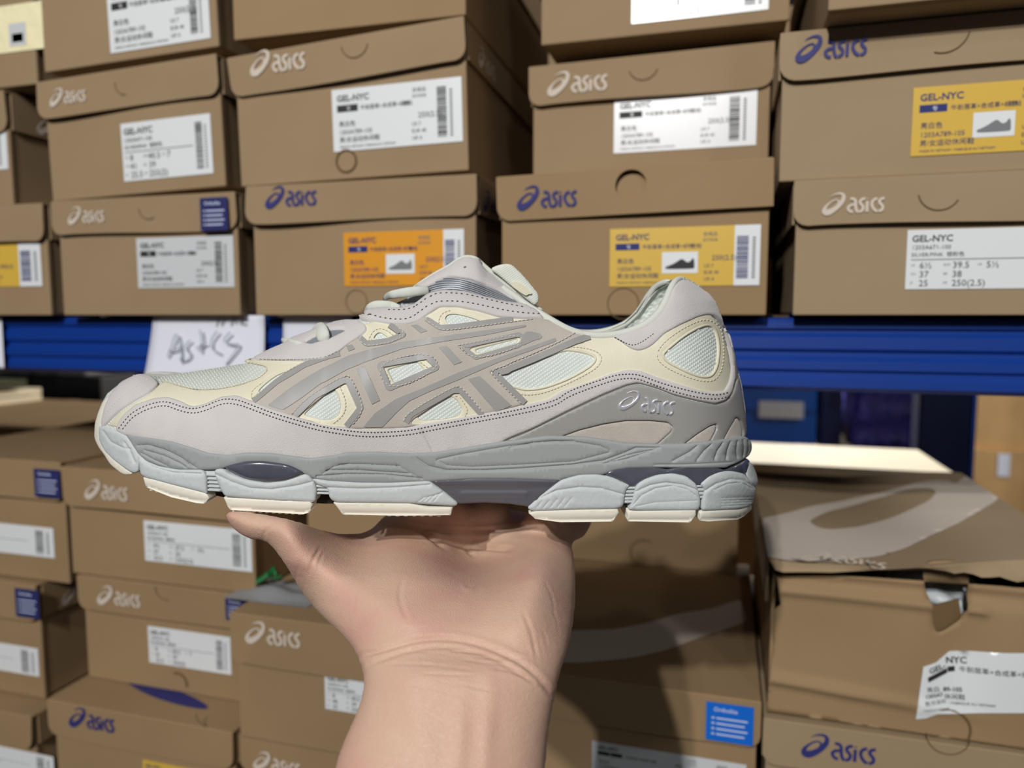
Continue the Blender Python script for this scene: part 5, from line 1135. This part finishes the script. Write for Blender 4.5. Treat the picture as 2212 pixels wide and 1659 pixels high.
def fp(u, d, z):
    v = CY+FPX*(FW[2]-z/d)/UP[2]; return np.array([(u-CX)/FPX*d, -(v-CY)/FPX*d, d])
fingers = [([(915, .396, -.107), (897, .410, -.1035), (886, .428, -.0990), (886, .448, -.0980), (890, .464, -.0970)], [.0100, .0092, .0086, .0080, .0066]),
           ([(985, .398, -.108), (977, .413, -.1045), (970, .432, -.0995), (970, .454, -.0980), (973, .473, -.0970)], [.0105, .0096, .0089, .0082, .0068]),
           ([(1062, .398, -.108), (1062, .412, -.1048), (1060, .430, -.0998), (1062, .450, -.0985), (1066, .467, -.0975)], [.0102, .0093, .0086, .0079, .0066]),
           ([(1165, .385, -.110), (1210, .400, -.1145), (1240, .414, -.1170), (1252, .428, -.1170), (1254, .442, -.1155)], [.0098, .0086, .0080, .0074, .0062])]
def smin(a, b, k):
    h = np.clip(.5+.5*(b-a)/k, 0, 1); return b+(a-b)*h-k*h*(1-h)
for pts, rs in fingers:
    q = [fp(*p) for p in pts]; f1 = None
    lo3 = np.min(q, 0)-.02; hi3 = np.max(q, 0)+.02
    sel = (GX > lo3[0]) & (GX < hi3[0]) & (GY > lo3[1]) & (GY < hi3[1]) & (GZ > lo3[2]) & (GZ < hi3[2])
    g = np.stack([GX[sel], GY[sel], GZ[sel]], 1); f1 = np.full(len(g), 1.0)
    for a, b, ra, rb in zip(q[:-1], q[1:], rs[:-1], rs[1:]):
        ab = b-a; t = np.clip((g-a)@ab/(ab@ab), 0, 1); d = np.linalg.norm(g-a-t[:, None]*ab, axis=1)-(ra+(rb-ra)*t)
        f1 = np.minimum(f1, d)
    fld[sel] = smin(fld[sel], f1.astype(np.float32), .006)
def surface_nets(f):
    s = f < 0; nx, ny, nz = f.shape; c = np.zeros((nx-1, ny-1, nz-1, 3), np.float32); k = np.zeros((nx-1, ny-1, nz-1), np.float32)
    A = lambda a, i, j, l: a[i:nx-1+i, j:ny-1+j, l:nz-1+l]
    for i, j, l, m_ in [(0, 0, 0, 0), (0, 1, 0, 0), (0, 0, 1, 0), (0, 1, 1, 0), (0, 0, 0, 1), (1, 0, 0, 1), (0, 0, 1, 1), (1, 0, 1, 1), (0, 0, 0, 2), (1, 0, 0, 2), (0, 1, 0, 2), (1, 1, 0, 2)]:
        o = [i, j, l]; e = list(o); e[m_] += 1
        fa, fb = A(f, *o), A(f, *e); x = A(s, *o) != A(s, *e); w = np.nonzero(x)
        t = fa[w]/(fa[w]-fb[w])
        for d in range(3): c[w+(np.full(len(w[0]), d),)] += o[d]+(t if d == m_ else 0)
        k[w] += 1
    act = k > 0; idx = np.full(k.shape, -1, np.int64); idx[act] = np.arange(act.sum())
    cell = np.stack(np.nonzero(act), 1); V = cell+c[act]/k[act][:, None]; Q = []
    for m_ in range(3):
        o1, o2 = [d for d in range(3) if d != m_]
        a = np.take(s, range(f.shape[m_]-1), m_); b = np.take(s, range(1, f.shape[m_]), m_); w = np.stack(np.nonzero(a != b), 1)
        w = w[(w[:, o1] > 0) & (w[:, o2] > 0) & (w[:, o1] < f.shape[o1]-1) & (w[:, o2] < f.shape[o2]-1)]
        sg = a[tuple(w.T)]
        def nb(d1, d2): q = w.copy(); q[:, o1] -= d1; q[:, o2] -= d2; return idx[tuple(q.T)]
        q = np.stack([nb(1, 1), nb(0, 1), nb(0, 0), nb(1, 0)], 1)
        flip = sg if m_ != 1 else ~sg
        Q.append(np.where(flip[:, None], q, q[:, ::-1]))
    return V, np.vstack(Q)
for z_ in (0, -1): fld[z_] = 1; fld[:, z_] = 1; fld[:, :, z_] = 1
hv, hq = surface_nets(fld)
hu = U[0]+hv[:, 0]*GS; hvv = Vv[0]+hv[:, 1]*GS; hd = Dd[0]+hv[:, 2]*.0019
HP = CAM+(FW+RT*((hu-CX)/FPX)[:, None]-UP*((hvv-CY)/FPX)[:, None])*hd[:, None]
# keep the largest piece
par = np.arange(len(HP))
e0 = np.concatenate([hq[:, 0], hq[:, 1]]); e1 = np.concatenate([hq[:, 1], hq[:, 2]])
for _ in range(400):
    mn = np.minimum(par[e0], par[e1]); p0 = par.copy(); np.minimum.at(par, e0, mn); np.minimum.at(par, e1, mn); par = par[par]
    if (p0 == par).all(): break
lab_ = np.bincount(par, minlength=len(par)).argmax(); keep = par == lab_; rem = np.cumsum(keep)-1
hq = rem[hq[keep[hq[:, 0]]]]; HP = HP[keep]
# relax the skin
for it in range(7):
    acc = np.zeros_like(HP); cnt = np.zeros(len(HP))
    for a in range(4):
        i, j = hq[:, a], hq[:, (a+1) % 4]
        np.add.at(acc, i, HP[j]); np.add.at(cnt, i, 1)
    HP = HP*.5+(acc/np.maximum(cnt, 1)[:, None])*.5
# press the palm lines into the skin along its normals
t_ = HP-CAM; z_ = t_@FW; P2 = np.stack([CX+FPX*(t_@RT)/z_, CY-FPX*(t_@UP)/z_], 1)
def crease(P, w, dp):
    L_ = chaikin(np.array(P, float), 2, False); d_ = seg_dist(P2, L_, False); g_ = dp*np.exp(-(d_/w)**2)
    e_ = np.clip(np.minimum(np.hypot(*(P2-L_[0]).T), np.hypot(*(P2-L_[-1]).T))/14, .15, 1); return g_*e_-.3*dp*np.exp(-((d_-w*2)/w)**2)*e_
cre = 0
for P_, w_, d_ in [([(813, 1130), (850, 1133), (893, 1139), (938, 1165), (978, 1208), (1002, 1230), (1012, 1262)], 5, .0024), ([(899, 1142), (945, 1146), (1004, 1152), (1062, 1146), (1120, 1138), (1165, 1134)], 4.4, .0018),
    ([(897, 1143), (941, 1164), (1004, 1181), (1062, 1185), (1104, 1187)], 4.4, .0016), ([(1004, 1182), (1028, 1208), (1045, 1236), (1048, 1262)], 4, .0013), ([(782, 1416), (829, 1404), (906, 1381), (984, 1380), (1062, 1400), (1140, 1438), (1192, 1498)], 6, .0008),
    ([(800, 1432), (900, 1398), (990, 1396), (1070, 1420), (1150, 1470)], 5, .0006), ([(714, 1160), (690, 1186), (674, 1214), (668, 1240)], 3.8, .0005), ([(722, 1166), (700, 1190), (688, 1215)], 3.4, .0003), ([(586, 1130), (574, 1146), (570, 1160)], 3.5, .0006),
    ([(1150, 1112), (1190, 1132), (1222, 1172)], 3.8, .0009), ([(1060, 1440), (1110, 1450), (1165, 1478)], 4, .0005), ([(1130, 1320), (1150, 1370), (1160, 1420)], 4, .0004), ([(880, 1340), (860, 1290), (870, 1250)], 4.5, .0004)]: cre = cre+crease(P_, w_, d_)
rw = random.Random(5)
for k in range(16):       # fine wrinkles across the wrist
    a = rw.uniform(820, 1080); b = rw.uniform(1405, 1500); l = rw.uniform(50, 130); q = rw.uniform(.02, .22)
    cre = cre+crease([(a, b), (a+l*.5, b+l*q*.4), (a+l, b+l*q)], 2.6, rw.uniform(.00015, .00035))
for k in range(9):        # and down the heel of the hand
    a = rw.uniform(1090, 1190); b = rw.uniform(1230, 1380); l = rw.uniform(40, 100)
    cre = cre+crease([(a, b), (a+l*.25, b+l*.5), (a+l*.3, b+l)], 2.6, rw.uniform(.00008, .00018))
for k in range(8):
    a = rw.uniform(640, 780); b = rw.uniform(1180, 1270); l = rw.uniform(30, 70)
    cre = cre+crease([(a, b), (a-l*.2, b+l*.5), (a-l*.25, b+l)], 2.6, rw.uniform(.00008, .00018))
fn_ = np.cross(HP[hq[:, 2]]-HP[hq[:, 0]], HP[hq[:, 3]]-HP[hq[:, 1]]); vn = np.zeros_like(HP)
for a in range(4): np.add.at(vn, hq[:, a], fn_)
vn /= np.linalg.norm(vn, axis=1)[:, None]+1e-12
if (vn*(HP-HP.mean(0))).sum() < 0: vn = -vn
fac = np.clip(-(vn@FW)*8, 0, 1)
HP = HP-vn*(cre*fac)[:, None]
ho = HP.mean(0)*0+np.array([HP[:, 0].mean(), HP[:, 1].mean(), HP[:, 2].min()])
hand = mesh('hand', HP, hq, M['skin'], None, True, origin=ho); hand.location = ho
tag(hand, 'bare left hand and forearm, palm up with thumb out, carrying the sneaker', 'hand')
